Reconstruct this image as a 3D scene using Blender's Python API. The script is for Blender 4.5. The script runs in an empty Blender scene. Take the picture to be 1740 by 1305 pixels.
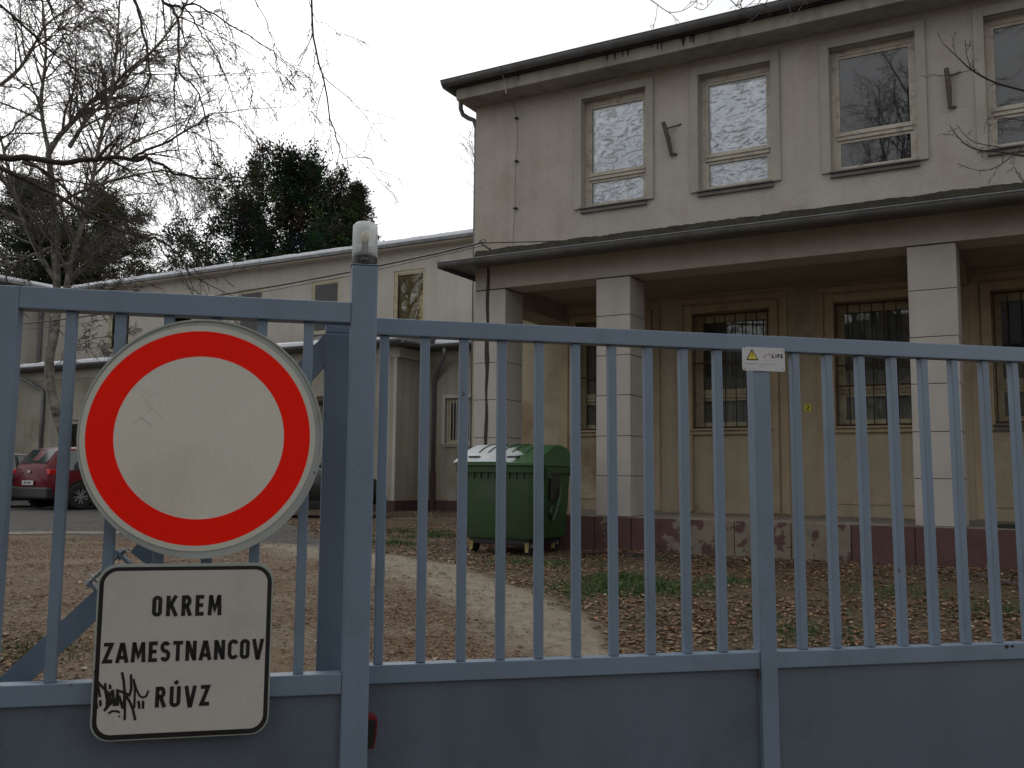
import bpy, math, random
from mathutils import Vector, Matrix, noise
R = math.radians
rnd = random.Random(7)
scene = bpy.context.scene
col = scene.collection

# ------------------------------------------------------------------ camera
FPX = 1600.0
PITCH = math.atan(156 / FPX)
ROLL = 0.0097
CAM = Vector((0, 0, .95))
_X = Vector((1, 0, 0)); _F = Vector((0, math.cos(PITCH), math.sin(PITCH))); _U0 = Vector((0, -math.sin(PITCH), math.cos(PITCH)))
_U = _U0 * math.cos(ROLL) - _X * math.sin(ROLL); _R = _X * math.cos(ROLL) + _U0 * math.sin(ROLL)
cd = bpy.data.cameras.new('camera'); cam = bpy.data.objects.new('camera', cd); col.objects.link(cam)
cam.matrix_world = Matrix(((_R.x, _U.x, -_F.x, CAM.x), (_R.y, _U.y, -_F.y, CAM.y), (_R.z, _U.z, -_F.z, CAM.z), (0, 0, 0, 1)))
cd.sensor_fit = 'HORIZONTAL'; cd.sensor_width = 36; cd.lens = 36 * FPX / 1740; cd.clip_start = .05; cd.clip_end = 1500
scene.camera = cam

# ------------------------------------------------------------------ world, sun, exposure
SUN_EL, SUN_AZ = R(34), R(-22)          # azimuth measured from +Y towards +X
w = bpy.data.worlds.new('World'); scene.world = w; w.use_nodes = True
nt = w.node_tree; bgn = nt.nodes['Background']
sky = nt.nodes.new('ShaderNodeTexSky'); sky.sky_type = 'NISHITA'; sky.sun_disc = False
sky.sun_elevation = SUN_EL; sky.sun_rotation = SUN_AZ; sky.air_density = 1.0; sky.dust_density = 6.0; sky.ozone_density = 1.0
hs = nt.nodes.new('ShaderNodeHueSaturation'); hs.inputs['Saturation'].default_value = .16; hs.inputs['Value'].default_value = 1.0
# overcast: the clear-sky gradient is mostly levelled by an even cloud layer with slow variation
tc = nt.nodes.new('ShaderNodeTexCoord'); cn = nt.nodes.new('ShaderNodeTexNoise'); cn.inputs['Scale'].default_value = 1.6; cn.inputs['Detail'].default_value = 3
rmp = nt.nodes.new('ShaderNodeMapRange'); rmp.inputs['To Min'].default_value = 9.3; rmp.inputs['To Max'].default_value = 10.4
cmb = nt.nodes.new('ShaderNodeMixRGB'); cmb.blend_type = 'MIX'; cmb.inputs[0].default_value = .82
vm = nt.nodes.new('ShaderNodeVectorMath'); vm.operation = 'SCALE'; vm.inputs[0].default_value = (.985, 1.0, 1.02)
nt.links.new(tc.outputs['Generated'], cn.inputs['Vector']); nt.links.new(cn.outputs['Fac'], rmp.inputs['Value'])
nt.links.new(rmp.outputs[0], vm.inputs['Scale'])
nt.links.new(sky.outputs[0], hs.inputs['Color']); nt.links.new(hs.outputs[0], cmb.inputs[1]); nt.links.new(vm.outputs[0], cmb.inputs[2])
nt.links.new(cmb.outputs[0], bgn.inputs['Color']); bgn.inputs['Strength'].default_value = .10
sl = bpy.data.lights.new('sun', 'SUN'); sl.energy = .5; sl.angle = R(35); sl.color = (1, .97, .92)
so = bpy.data.objects.new('sun', sl); col.objects.link(so)
sdir = Vector((math.sin(SUN_AZ) * math.cos(SUN_EL), math.cos(SUN_AZ) * math.cos(SUN_EL), math.sin(SUN_EL)))
so.rotation_euler = sdir.to_track_quat('Z', 'Y').to_euler(); so.location = (0, 0, 30)
scene.view_settings.view_transform = 'Standard'; scene.view_settings.look = 'None'
scene.view_settings.exposure = 0.0; scene.view_settings.gamma = 1; scene.view_settings.use_curve_mapping = False

# ------------------------------------------------------------------ helpers
def ray(x, y): return _R * ((x - 870) / FPX) - _U * ((y - 652.5) / FPX) + _F
def at(x, y, Y):
    d = ray(x, y); return CAM + d * (Y / d.y)

class MB:
    """collects shapes, then links them as ONE mesh object"""
    def __init__(s): s.v = []; s.f = []; s.m = []; s.c = None
    def add(s, vs, fs, mi=0):
        k = len(s.v); s.v.extend([tuple(p) for p in vs]); s.f.extend([tuple(i + k for i in f) for f in fs]); s.m.extend([mi] * len(fs)); return s
    def box(s, x0, x1, y0, y1, z0, z1, mi=0, ch=0):
        if x0 > x1: x0, x1 = x1, x0
        if y0 > y1: y0, y1 = y1, y0
        if z0 > z1: z0, z1 = z1, z0
        if ch <= 0:
            return s.add([(x0, y0, z0), (x1, y0, z0), (x1, y1, z0), (x0, y1, z0), (x0, y0, z1), (x1, y0, z1), (x1, y1, z1), (x0, y1, z1)],
                  [(0, 3, 2, 1), (4, 5, 6, 7), (0, 1, 5, 4), (1, 2, 6, 5), (2, 3, 7, 6), (3, 0, 4, 7)], mi)
        c = min(ch, (x1 - x0) / 2.01, (y1 - y0) / 2.01, (z1 - z0) / 2.01)
        import bmesh
        bm = bmesh.new(); bmesh.ops.create_cube(bm, size=1)
        for q in bm.verts: q.co = ((x0 + x1) / 2 + q.co.x * (x1 - x0), (y0 + y1) / 2 + q.co.y * (y1 - y0), (z0 + z1) / 2 + q.co.z * (z1 - z0))
        bmesh.ops.bevel(bm, geom=list(bm.edges), offset=c, segments=2, affect='EDGES', profile=.6)
        bm.verts.ensure_lookup_table()
        s.add([tuple(q.co) for q in bm.verts], [tuple(q.index for q in f.verts) for f in bm.faces], mi); bm.free(); return s
    def prism(s, poly, y0, y1, mi=0, cap=True):
        """poly in (x,z), extruded along y"""
        n = len(poly); vs = [(p[0], y0, p[1]) for p in poly] + [(p[0], y1, p[1]) for p in poly]
        fs = [(i, (i + 1) % n, n + (i + 1) % n, n + i) for i in range(n)]
        if cap: fs += [tuple(range(n - 1, -1, -1)), tuple(range(n, 2 * n))]
        return s.add(vs, fs, mi)
    def tube(s, pts, rad, n=8, mi=0, cap=True):
        pts = [Vector(p) for p in pts]
        if not hasattr(rad, '__len__'): rad = [rad] * len(pts)
        t = (pts[1] - pts[0]).normalized(); a = t.orthogonal().normalized(); vs = []
        for i, p in enumerate(pts):
            q = (pts[min(i + 1, len(pts) - 1)] - pts[max(i - 1, 0)])
            q = q.normalized() if q.length > 1e-9 else t
            a = (a - q * a.dot(q)); a = a.normalized() if a.length > 1e-6 else q.orthogonal().normalized()
            b = q.cross(a)
            for k in range(n):
                g = 2 * math.pi * k / n; vs.append(p + (a * math.cos(g) + b * math.sin(g)) * rad[i])
        fs = [(i * n + k, i * n + (k + 1) % n, (i + 1) * n + (k + 1) % n, (i + 1) * n + k) for i in range(len(pts) - 1) for k in range(n)]
        if cap and n > 3: fs += [tuple(range(n - 1, -1, -1)), tuple(range((len(pts) - 1) * n, len(pts) * n))]
        return s.add(vs, fs, mi)
    def lathe(s, prof, c=(0, 0, 0), n=24, mi=0, axis='z'):
        vs = []
        for r_, z in prof:
            for k in range(n):
                g = 2 * math.pi * k / n; x, y = r_ * math.cos(g), r_ * math.sin(g)
                vs.append({'z': (c[0] + x, c[1] + y, c[2] + z), 'y': (c[0] + x, c[1] + z, c[2] + y), 'x': (c[0] + z, c[1] + x, c[2] + y)}[axis])
        fs = [(i * n + k, i * n + (k + 1) % n, (i + 1) * n + (k + 1) % n, (i + 1) * n + k) for i in range(len(prof) - 1) for k in range(n)]
        return s.add(vs, fs, mi)
    def quad(s, a, b, c, d, mi=0): return s.add([a, b, c, d], [(0, 1, 2, 3)], mi)
    def ribbon(s, pts, wd, y, th=.0006, closed=False, mi=0):
        """flat stroke of width wd in the xz plane at depth y, with mitred corners and a hair of thickness"""
        P = [Vector((p[0], p[1])) for p in pts]; n = len(P); L = []; Rr = []
        for i in range(n):
            if closed: a, b = P[i - 1], P[(i + 1) % n]
            else: a, b = P[max(i - 1, 0)], P[min(i + 1, n - 1)]
            d1 = (P[i] - a); d2 = (b - P[i])
            if d1.length < 1e-9: d1 = d2
            if d2.length < 1e-9: d2 = d1
            d1.normalize(); d2.normalize(); n1 = Vector((-d1.y, d1.x)); n2 = Vector((-d2.y, d2.x)); m = n1 + n2
            m = m.normalized() if m.length > .2 else n1
            k = 1 / max(.45, m.dot(n1)); ww = wd[i] if hasattr(wd, '__len__') else wd
            L.append(P[i] + m * ww / 2 * k); Rr.append(P[i] - m * ww / 2 * k)
        vs = [(p.x, y, p.y) for p in L] + [(p.x, y, p.y) for p in Rr] + [(p.x, y + th, p.y) for p in L] + [(p.x, y + th, p.y) for p in Rr]
        fs = []
        for i in range(n if closed else n - 1):
            j = (i + 1) % n
            fs += [(i, n + i, n + j, j), (2 * n + i, i, j, 2 * n + j), (n + i, 3 * n + i, 3 * n + j, n + j)]
        return s.add(vs, fs, mi)
    def build(s, name, mats, parent=None, off=None, smooth=False, **props):
        me = bpy.data.meshes.new(name)
        if off is not None: s.v = [(p[0] - off[0], p[1] - off[1], p[2] - off[2]) for p in s.v]
        me.from_pydata(s.v, [], s.f)
        if not isinstance(mats, (list, tuple)): mats = [mats]
        for m_ in mats: me.materials.append(m_)
        if any(s.m): me.polygons.foreach_set('material_index', s.m)
        if smooth: me.polygons.foreach_set('use_smooth', [True] * len(me.polygons))
        if s.c is not None:
            ca = me.color_attributes.new('col', 'FLOAT_COLOR', 'POINT'); flat = []
            for c_ in s.c: flat.extend((c_[0], c_[1], c_[2], 1))
            ca.data.foreach_set('color', flat)
        me.update()
        o = bpy.data.objects.new(name, me); col.objects.link(o)
        if parent is not None: o.parent = parent
        for k, v in props.items(): o[k] = v
        return o

def tag(o, label, cat, group=None):
    o['label'] = label; o['category'] = cat
    if group: o['group'] = group
    return o
def empty(name, loc, rz=0, label=None, cat=None, group=None):
    o = bpy.data.objects.new(name, None); col.objects.link(o); o.location = loc; o.rotation_euler = (0, 0, rz); o.empty_display_size = .1
    if label: tag(o, label, cat, group)
    return o
def sm(o, ang=40):
    me = o.data; me.polygons.foreach_set('use_smooth', [True] * len(me.polygons))
    try: me.set_sharp_from_angle(angle=R(ang))
    except Exception: pass
    return o
def dup(root, loc, rz, label=None):
    r_ = root.copy(); col.objects.link(r_); r_.location = loc; r_.rotation_euler = (0, 0, rz)
    if label: r_['label'] = label
    for ch in list(root.children):
        c_ = ch.copy(); col.objects.link(c_); c_.parent = r_
        for g_ in ch.children:
            d_ = g_.copy(); col.objects.link(d_); d_.parent = c_
    return r_

def mat(name, c1, c2=None, scale=3, rough=.8, bump=0, bscale=60, metal=0, streak=0, grain=0, attr=False, spec=.5, detail=5, coat=0, c3=None, c3scale=.6, rust=0):
    m = bpy.data.materials.new(name); m.use_nodes = True; n = m.node_tree; b = n.nodes['Principled BSDF']; L = n.links.new
    b.inputs['Roughness'].default_value = rough; b.inputs['Metallic'].default_value = metal
    b.inputs['Specular IOR Level'].default_value = spec; b.inputs['Coat Weight'].default_value = coat
    b.inputs['Base Color'].default_value = (*c1, 1)
    tcn = n.nodes.new('ShaderNodeTexCoord')
    out = None
    if attr:
        a = n.nodes.new('ShaderNodeVertexColor'); a.layer_name = 'col'; out = a.outputs[0]
    if c2:
        nz = n.nodes.new('ShaderNodeTexNoise'); nz.inputs['Scale'].default_value = scale; nz.inputs['Detail'].default_value = detail; nz.inputs['Roughness'].default_value = .6
        L(tcn.outputs['Object'], nz.inputs['Vector'])
        r_ = n.nodes.new('ShaderNodeMapRange'); r_.inputs['From Min'].default_value = .35; r_.inputs['From Max'].default_value = .65; L(nz.outputs['Fac'], r_.inputs['Value'])
        mx = n.nodes.new('ShaderNodeMixRGB'); L(r_.outputs[0], mx.inputs[0]); mx.inputs[1].default_value = (*c1, 1); mx.inputs[2].default_value = (*c2, 1); out = mx.outputs[0]
    if c3:
        nz = n.nodes.new('ShaderNodeTexNoise'); nz.inputs['Scale'].default_value = c3scale; nz.inputs['Detail'].default_value = 6; nz.inputs['Roughness'].default_value = .65
        L(tcn.outputs['Object'], nz.inputs['Vector'])
        r_ = n.nodes.new('ShaderNodeMapRange'); r_.inputs['From Min'].default_value = .52; r_.inputs['From Max'].default_value = .68; L(nz.outputs['Fac'], r_.inputs['Value'])
        mx = n.nodes.new('ShaderNodeMixRGB'); L(r_.outputs[0], mx.inputs[0]); L(out, mx.inputs[1]); mx.inputs[2].default_value = (*c3, 1); out = mx.outputs[0]
    if streak:      # rain-washed vertical grime
        mp = n.nodes.new('ShaderNodeMapping'); mp.inputs['Scale'].default_value = (5.5, 5.5, .28); L(tcn.outputs['Object'], mp.inputs['Vector'])
        nz = n.nodes.new('ShaderNodeTexNoise'); nz.inputs['Scale'].default_value = 1; nz.inputs['Detail'].default_value = 6; L(mp.outputs[0], nz.inputs['Vector'])
        r_ = n.nodes.new('ShaderNodeMapRange'); r_.inputs['From Min'].default_value = .4; r_.inputs['From Max'].default_value = .75; r_.inputs['To Min'].default_value = 1; r_.inputs['To Max'].default_value = 1 - streak; L(nz.outputs['Fac'], r_.inputs['Value'])
        mx = n.nodes.new('ShaderNodeMixRGB'); mx.blend_type = 'MULTIPLY'; mx.inputs[0].default_value = 1; L(out, mx.inputs[1]); L(r_.outputs[0], mx.inputs[2]); out = mx.outputs[0]
    if grain:
        nz = n.nodes.new('ShaderNodeTexNoise'); nz.inputs['Scale'].default_value = bscale; nz.inputs['Detail'].default_value = 3; L(tcn.outputs['Object'], nz.inputs['Vector'])
        r_ = n.nodes.new('ShaderNodeMapRange'); r_.inputs['From Min'].default_value = .3; r_.inputs['From Max'].default_value = .7; r_.inputs['To Min'].default_value = 1 - grain; r_.inputs['To Max'].default_value = 1 + grain; L(nz.outputs['Fac'], r_.inputs['Value'])
        mx = n.nodes.new('ShaderNodeMixRGB'); mx.blend_type = 'MULTIPLY'; mx.inputs[0].default_value = 1
        if out is None: mx.inputs[1].default_value = (*c1, 1)
        else: L(out, mx.inputs[1])
        L(r_.outputs[0], mx.inputs[2]); out = mx.outputs[0]
    if rust:        # small chips with rust bleeding down from them
        mp = n.nodes.new('ShaderNodeMapping'); mp.inputs['Scale'].default_value = (1, 1, .45); L(tcn.outputs['Object'], mp.inputs['Vector'])
        nz = n.nodes.new('ShaderNodeTexNoise'); nz.inputs['Scale'].default_value = 34; nz.inputs['Detail'].default_value = 5; nz.inputs['Roughness'].default_value = .7; L(mp.outputs[0], nz.inputs['Vector'])
        n2 = n.nodes.new('ShaderNodeTexNoise'); n2.inputs['Scale'].default_value = 2.3; n2.inputs['Detail'].default_value = 3; L(tcn.outputs['Object'], n2.inputs['Vector'])
        ad = n.nodes.new('ShaderNodeMath'); ad.operation = 'ADD'; L(nz.outputs['Fac'], ad.inputs[0]); L(n2.outputs['Fac'], ad.inputs[1])
        r_ = n.nodes.new('ShaderNodeMapRange'); r_.inputs['From Min'].default_value = 1.36 - rust; r_.inputs['From Max'].default_value = 1.42 - rust; r_.inputs['To Max'].default_value = .85; L(ad.outputs[0], r_.inputs['Value'])
        mx = n.nodes.new('ShaderNodeMixRGB'); L(r_.outputs[0], mx.inputs[0]); mx.inputs[2].default_value = (.085, .045, .028, 1)
        if out is None: mx.inputs[1].default_value = (*c1, 1)
        else: L(out, mx.inputs[1])
        out = mx.outputs[0]
    if out is not None: L(out, b.inputs['Base Color'])
    if bump:
        nz = n.nodes.new('ShaderNodeTexNoise'); nz.inputs['Scale'].default_value = bscale; nz.inputs['Detail'].default_value = 4; L(tcn.outputs['Object'], nz.inputs['Vector'])
        bp = n.nodes.new('ShaderNodeBump'); bp.inputs['Strength'].default_value = bump; bp.inputs['Distance'].default_value = .02; L(nz.outputs['Fac'], bp.inputs['Height']); L(bp.outputs[0], b.inputs['Normal'])
    return m

def mat_blend(name, ca, cb, axis_pts, rough=.85, scale=4.2, spread=.22, bump=.3, bscale=50):
    """two coats of paint: cb shows where it has worn off ca. axis_pts: (local x, wear) pairs"""
    m = bpy.data.materials.new(name); m.use_nodes = True; n = m.node_tree; b = n.nodes['Principled BSDF']; L = n.links.new
    b.inputs['Roughness'].default_value = rough
    t = n.nodes.new('ShaderNodeTexCoord'); sp = n.nodes.new('ShaderNodeSeparateXYZ'); L(t.outputs['Object'], sp.inputs[0])
    fc = n.nodes.new('ShaderNodeFloatCurve'); x0, x1 = axis_pts[0][0], axis_pts[-1][0]
    mr = n.nodes.new('ShaderNodeMapRange'); mr.inputs['From Min'].default_value = x0; mr.inputs['From Max'].default_value = x1; L(sp.outputs['X'], mr.inputs['Value']); L(mr.outputs[0], fc.inputs['Value'])
    cu = fc.mapping.curves[0]; cu.points[0].location = (0, axis_pts[0][1]); cu.points[1].location = (1, axis_pts[-1][1])
    for x, v in axis_pts[1:-1]: cu.points.new((x - x0) / (x1 - x0), v)
    fc.mapping.update()
    nz = n.nodes.new('ShaderNodeTexNoise'); nz.inputs['Scale'].default_value = scale; nz.inputs['Detail'].default_value = 8; nz.inputs['Roughness'].default_value = .62; L(t.outputs['Object'], nz.inputs['Vector'])
    ad = n.nodes.new('ShaderNodeMath'); ad.operation = 'ADD'; L(fc.outputs[0], ad.inputs[0])
    mu = n.nodes.new('ShaderNodeMapRange'); mu.inputs['From Min'].default_value = .3; mu.inputs['From Max'].default_value = .7; mu.inputs['To Min'].default_value = -.5; mu.inputs['To Max'].default_value = .5; L(nz.outputs['Fac'], mu.inputs['Value']); L(mu.outputs[0], ad.inputs[1])
    st = n.nodes.new('ShaderNodeMapRange'); st.inputs['From Min'].default_value = .5; st.inputs['From Max'].default_value = .53; L(ad.outputs[0], st.inputs['Value'])
    n2 = n.nodes.new('ShaderNodeTexNoise'); n2.inputs['Scale'].default_value = 5; n2.inputs['Detail'].default_value = 6; L(t.outputs['Object'], n2.inputs['Vector'])
    r2 = n.nodes.new('ShaderNodeMapRange'); r2.inputs['To Min'].default_value = .6; r2.inputs['To Max'].default_value = 1.4; L(n2.outputs['Fac'], r2.inputs['Value'])
    mx = n.nodes.new('ShaderNodeMixRGB'); L(st.outputs[0], mx.inputs[0]); mx.inputs[1].default_value = (*ca, 1); mx.inputs[2].default_value = (*cb, 1)
    m2 = n.nodes.new('ShaderNodeMixRGB'); m2.blend_type = 'MULTIPLY'; m2.inputs[0].default_value = 1; L(mx.outputs[0], m2.inputs[1]); L(r2.outputs[0], m2.inputs[2]); L(m2.outputs[0], b.inputs['Base Color'])
    bp = n.nodes.new('ShaderNodeBump'); bp.inputs['Strength'].default_value = bump; bp.inputs['Distance'].default_value = .02
    n3 = n.nodes.new('ShaderNodeTexNoise'); n3.inputs['Scale'].default_value = bscale; L(t.outputs['Object'], n3.inputs['Vector']); L(n3.outputs['Fac'], bp.inputs['Height'])
    L(bp.outputs[0], b.inputs['Normal'])
    return m

def mat_glass(name, tint=(.97, .97, .97), rough=.02):
    m = bpy.data.materials.new(name); m.use_nodes = True; n = m.node_tree; n.nodes.remove(n.nodes['Principled BSDF']); L = n.links.new
    tr = n.nodes.new('ShaderNodeBsdfTransparent'); tr.inputs[0].default_value = (*tint, 1)
    gl = n.nodes.new('ShaderNodeBsdfGlossy'); gl.inputs['Roughness'].default_value = rough
    fr = n.nodes.new('ShaderNodeFresnel'); fr.inputs[0].default_value = 1.6
    mx = n.nodes.new('ShaderNodeMixShader'); L(fr.outputs[0], mx.inputs[0]); L(tr.outputs[0], mx.inputs[1]); L(gl.outputs[0], mx.inputs[2]); L(mx.outputs[0], n.nodes['Material Output'].inputs[0])
    return m

M = {}
M['stucco'] = mat('grey_stucco', (.455, .42, .37), (.405, .37, .32), 1.3, .92, .5, 130, streak=.09, grain=.15, c3=(.36, .32, .265), c3scale=.9)
M['trim'] = mat('smooth_plaster_trim', (.40, .37, .325), (.34, .31, .27), 2, .85, .2, 90, streak=.15, grain=.05)
M['cornice'] = mat('cornice_plaster', (.36, .335, .29), (.28, .26, .22), 1.5, .9, .3, 80, streak=.3, grain=.06)
M['porch'] = mat('ochre_stucco', (.46, .395, .285), (.40, .345, .25), 1.6, .93, .6, 110, streak=.18, grain=.12, c3=(.27, .20, .12), c3scale=.8)
M['porchtrim'] = mat('ochre_trim', (.46, .37, .25), (.38, .30, .20), 2.2, .9, .3, 90, streak=.2, grain=.06)
M['slab'] = mat('pale_stone_slab', (.46, .43, .40), (.41, .38, .35), 2.4, .8, .2, 140, grain=.05, streak=.10)
M['core'] = mat('dark_joint', (.07, .06, .05), (.04, .035, .03), 5, .95)
M['concrete'] = mat('weathered_concrete', (.25, .22, .17), (.17, .15, .115), 3, .92, .5, 60, grain=.12, c3=(.12, .11, .08), c3scale=1.5)
M['pathc'] = mat('pale_dusty_concrete', (.21, .19, .15), (.16, .14, .11), 4, .95, .4, 50, grain=.15)
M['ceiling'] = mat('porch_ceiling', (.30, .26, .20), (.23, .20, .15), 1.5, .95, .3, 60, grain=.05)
M['plinth'] = mat_blend('peeling_burgundy_paint', (.095, .048, .043), (.185, .16, .12), [(-1, .05), (1.2, .08), (2.3, .2), (3.1, .52), (3.8, .72), (4.7, .66), (4.95, .5), (5.05, .08), (5.9, .12), (6.3, .2), (12, .3)])
M['zinc'] = mat('zinc_gutter', (.20, .205, .21), (.14, .145, .15), 3, .5, .1, 30, metal=.35, streak=.25)
M['moss'] = mat('mossy_bitumen', (.030, .027, .022), (.055, .050, .035), 9, .98, .9, 40)
M['bitumen'] = mat('bitumen_roof', (.05, .05, .05), (.08, .078, .07), 3, .95, .4, 50)
M['snow'] = mat('old_snow', (.72, .74, .78), (.60, .62, .66), 6, .7, .4, 40)
M['thin_snow'] = mat('thin_grey_snow', (.46, .48, .49), (.34, .37, .37), 4, .6, .15, 40)
M['ribs'] = mat('wet_dark_lid_rib', (.07, .10, .07))
M['frame'] = mat('flaking_window_paint', (.50, .47, .40), (.42, .38, .31), 4, .6, .2, 60, c3=(.30, .26, .20), c3scale=9)
M['framey'] = mat('yellowed_window_paint', (.46, .42, .29), (.38, .34, .22), 4, .6, .2, 60, c3=(.30, .25, .16), c3scale=9)
M['sill'] = mat('sheet_metal_sill', (.19, .18, .165), (.13, .125, .11), 4, .55, .1, 50, metal=.3)
M['glass'] = mat_glass('window_glass')
M['dark_backing'] = mat('dark_room_backing', (.05, .056, .066), (.028, .03, .036), .9, .9)  # flat dark sheet behind the panes; the unlit room is put into its colour
M['room'] = mat('dark_room', (.03, .03, .03))
M['curtain'] = mat('grey_curtain', (.17, .19, .17), (.13, .145, .13), 2, .95)
M['curtain_low'] = mat('pale_half_curtain', (.24, .26, .23), (.19, .205, .18), 2, .95)
M['curtain_yellow'] = mat('yellowish_curtain', (.30, .25, .09), (.22, .18, .065), 2.5, .95)
M['litstrip'] = mat('painted_yellow_glow', (.62, .52, .12), (.5, .42, .10), 3, .8)  # lamp glow inside the far window, put into the colour as bright yellow
M['foil'] = mat('crumpled_foil', (.74, .79, .85), (.62, .68, .75), 3, .40, .12, 14, metal=.85)
M['rust'] = mat('rusty_iron', (.075, .035, .02), (.035, .022, .018), 14, .85, .3, 90)
M['darkiron'] = mat('dark_iron', (.03, .028, .026), (.018, .016, .015), 8, .7)
M['whiteiron'] = mat('white_painted_bars', (.5, .49, .46), (.4, .39, .36), 8, .6)
M['wood'] = mat('weathered_wood', (.13, .105, .08), (.07, .055, .045), 14, .9, .5, 70)
M['stain'] = mat('black_drip', (.028, .024, .022), (.045, .04, .035), 20, .85)
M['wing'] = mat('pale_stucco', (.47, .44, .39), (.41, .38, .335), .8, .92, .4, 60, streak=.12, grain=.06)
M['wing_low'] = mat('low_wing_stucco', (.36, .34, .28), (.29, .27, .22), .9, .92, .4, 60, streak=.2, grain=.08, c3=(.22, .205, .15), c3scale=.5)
M['wing_soffit'] = mat('brown_soffit_plaster', (.34, .29, .225), (.29, .245, .19), 1, .95)
M['wingplinth'] = mat('dark_burgundy_plinth', (.085, .045, .045), (.055, .03, .03), 2, .9, .3, 40)
M['gate'] = mat('blue_grey_gate_paint', (.172, .232, .310), (.152, .207, .278), 1.6, .38, .06, 160, grain=.05, c3=(.136, .184, .244), c3scale=3.2, rust=.075)
M['gate_sheet_shaded'] = mat('blue_grey_gate_paint_shaded', (.120, .150, .195), (.102, .130, .172), .9, .34, .03, 90, grain=.05, c3=(.086, .108, .142), c3scale=1.9, streak=.14, rust=.04)  # gate paint with shade put into the colour, plus streaks and rust
M['steel'] = mat('galvanised_steel', (.42, .43, .43), (.30, .31, .31), 30, .4, .1, 60, metal=.8)
M['signback'] = mat('galvanised_sign_plate', (.37, .40, .38), (.33, .36, .34), 3, .5, .05, 60, metal=.15, c3=(.28, .30, .28), c3scale=2.5)
M['signface'] = mat('aged_white_reflective', (.65, .625, .555), (.61, .585, .52), 2.2, .42, .02, 90, grain=.03, c3=(.55, .52, .435), c3scale=1.6)
M['signface2'] = mat('worn_white_sign_film', (.50, .475, .445), (.46, .435, .41), 2.4, .4, .02, 90, grain=.03, c3=(.40, .375, .33), c3scale=2.1)
M['signborder'] = mat('sign_outer_white', (.56, .56, .49), (.52, .52, .46), 2.5, .45)
M['signred'] = mat('reflective_red', (.95, .014, .004), (.90, .012, .004), 2.3, .55, spec=.12, grain=.05, bscale=220)
M['black'] = mat('sign_black', (.008, .008, .009), None, rough=.45)
M['scratch'] = mat('faint_scratch', (.40, .385, .34))
M['signwhite'] = mat('white_plastic_plate', (.56, .56, .58), (.5, .5, .52), 8, .5)
M['yellow'] = mat('warning_yellow', (.62, .54, .06))
M['smallprint'] = mat('grey_small_print', (.30, .30, .32))
M['redprint'] = mat('red_print', (.5, .03, .03))
M['redplastic'] = mat('dark_red_plastic', (.20, .008, .012), (.15, .006, .01), 6, .3)
M['blackplastic'] = mat('black_plastic', (.014, .014, .014), None, rough=.45)
M['bin'] = mat('green_bin_plastic', (.025, .074, .020), (.019, .056, .017), 1.6, .5, .1, 60, streak=.3, c3=(.045, .075, .038), c3scale=2.6)
M['binlid'] = mat('green_bin_lid_plastic', (.035, .105, .03), (.028, .085, .024), 2, .45, .1, 60)
M['brake'] = mat('yellow_brake_pedal', (.27, .21, .06), (.16, .12, .05), 20)
M['rubber'] = mat('tyre_rubber', (.012, .012, .012), None, rough=.85)
M['alloy'] = mat('alloy_rim', (.45, .46, .47), None, rough=.35, metal=.8)
M['carred'] = mat('dark_red_car_paint', (.105, .004, .009), None, rough=.4, coat=.15, spec=.25)
M['carblack'] = mat('black_car_paint', (.008, .009, .009), None, rough=.3, coat=.3)
M['cardark'] = mat('dark_grey_car_paint', (.010, .011, .012), None, rough=.4, coat=.1, spec=.3)
M['carglass'] = mat('car_glass', (.03, .045, .045), None, rough=.06, spec=1.0)
M['taillight'] = mat('red_taillight_lens', (.45, .01, .01), None, rough=.2)
M['headlight'] = mat('headlight_lens', (.5, .52, .54), None, rough=.1, spec=.9)
M['plate'] = mat('number_plate', (.5, .5, .5), None, rough=.4)
M['birch'] = mat('birch_bark', (.23, .21, .175), (.09, .08, .068), 6, .9, .5, 30, c3=(.022, .019, .016), c3scale=3.2)
M['twig'] = mat('dark_twig', (.055, .045, .038), (.035, .028, .024), 6, .9)
M['twig2'] = mat('grey_twig', (.12, .105, .09), (.07, .06, .052), 6, .9)
M['pinebark'] = mat('pine_bark', (.05, .04, .032), (.03, .025, .02), 6, .95)
M['needle'] = mat('pine_needles', (.030, .045, .026), None, rough=1.0, spec=.0, attr=True)
M['leaf'] = mat('fallen_leaves', (.2, .1, .05), None, rough=.8, attr=True)
M['grass'] = mat('short_grass', (.05, .09, .03), None, rough=.8, attr=True)

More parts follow.
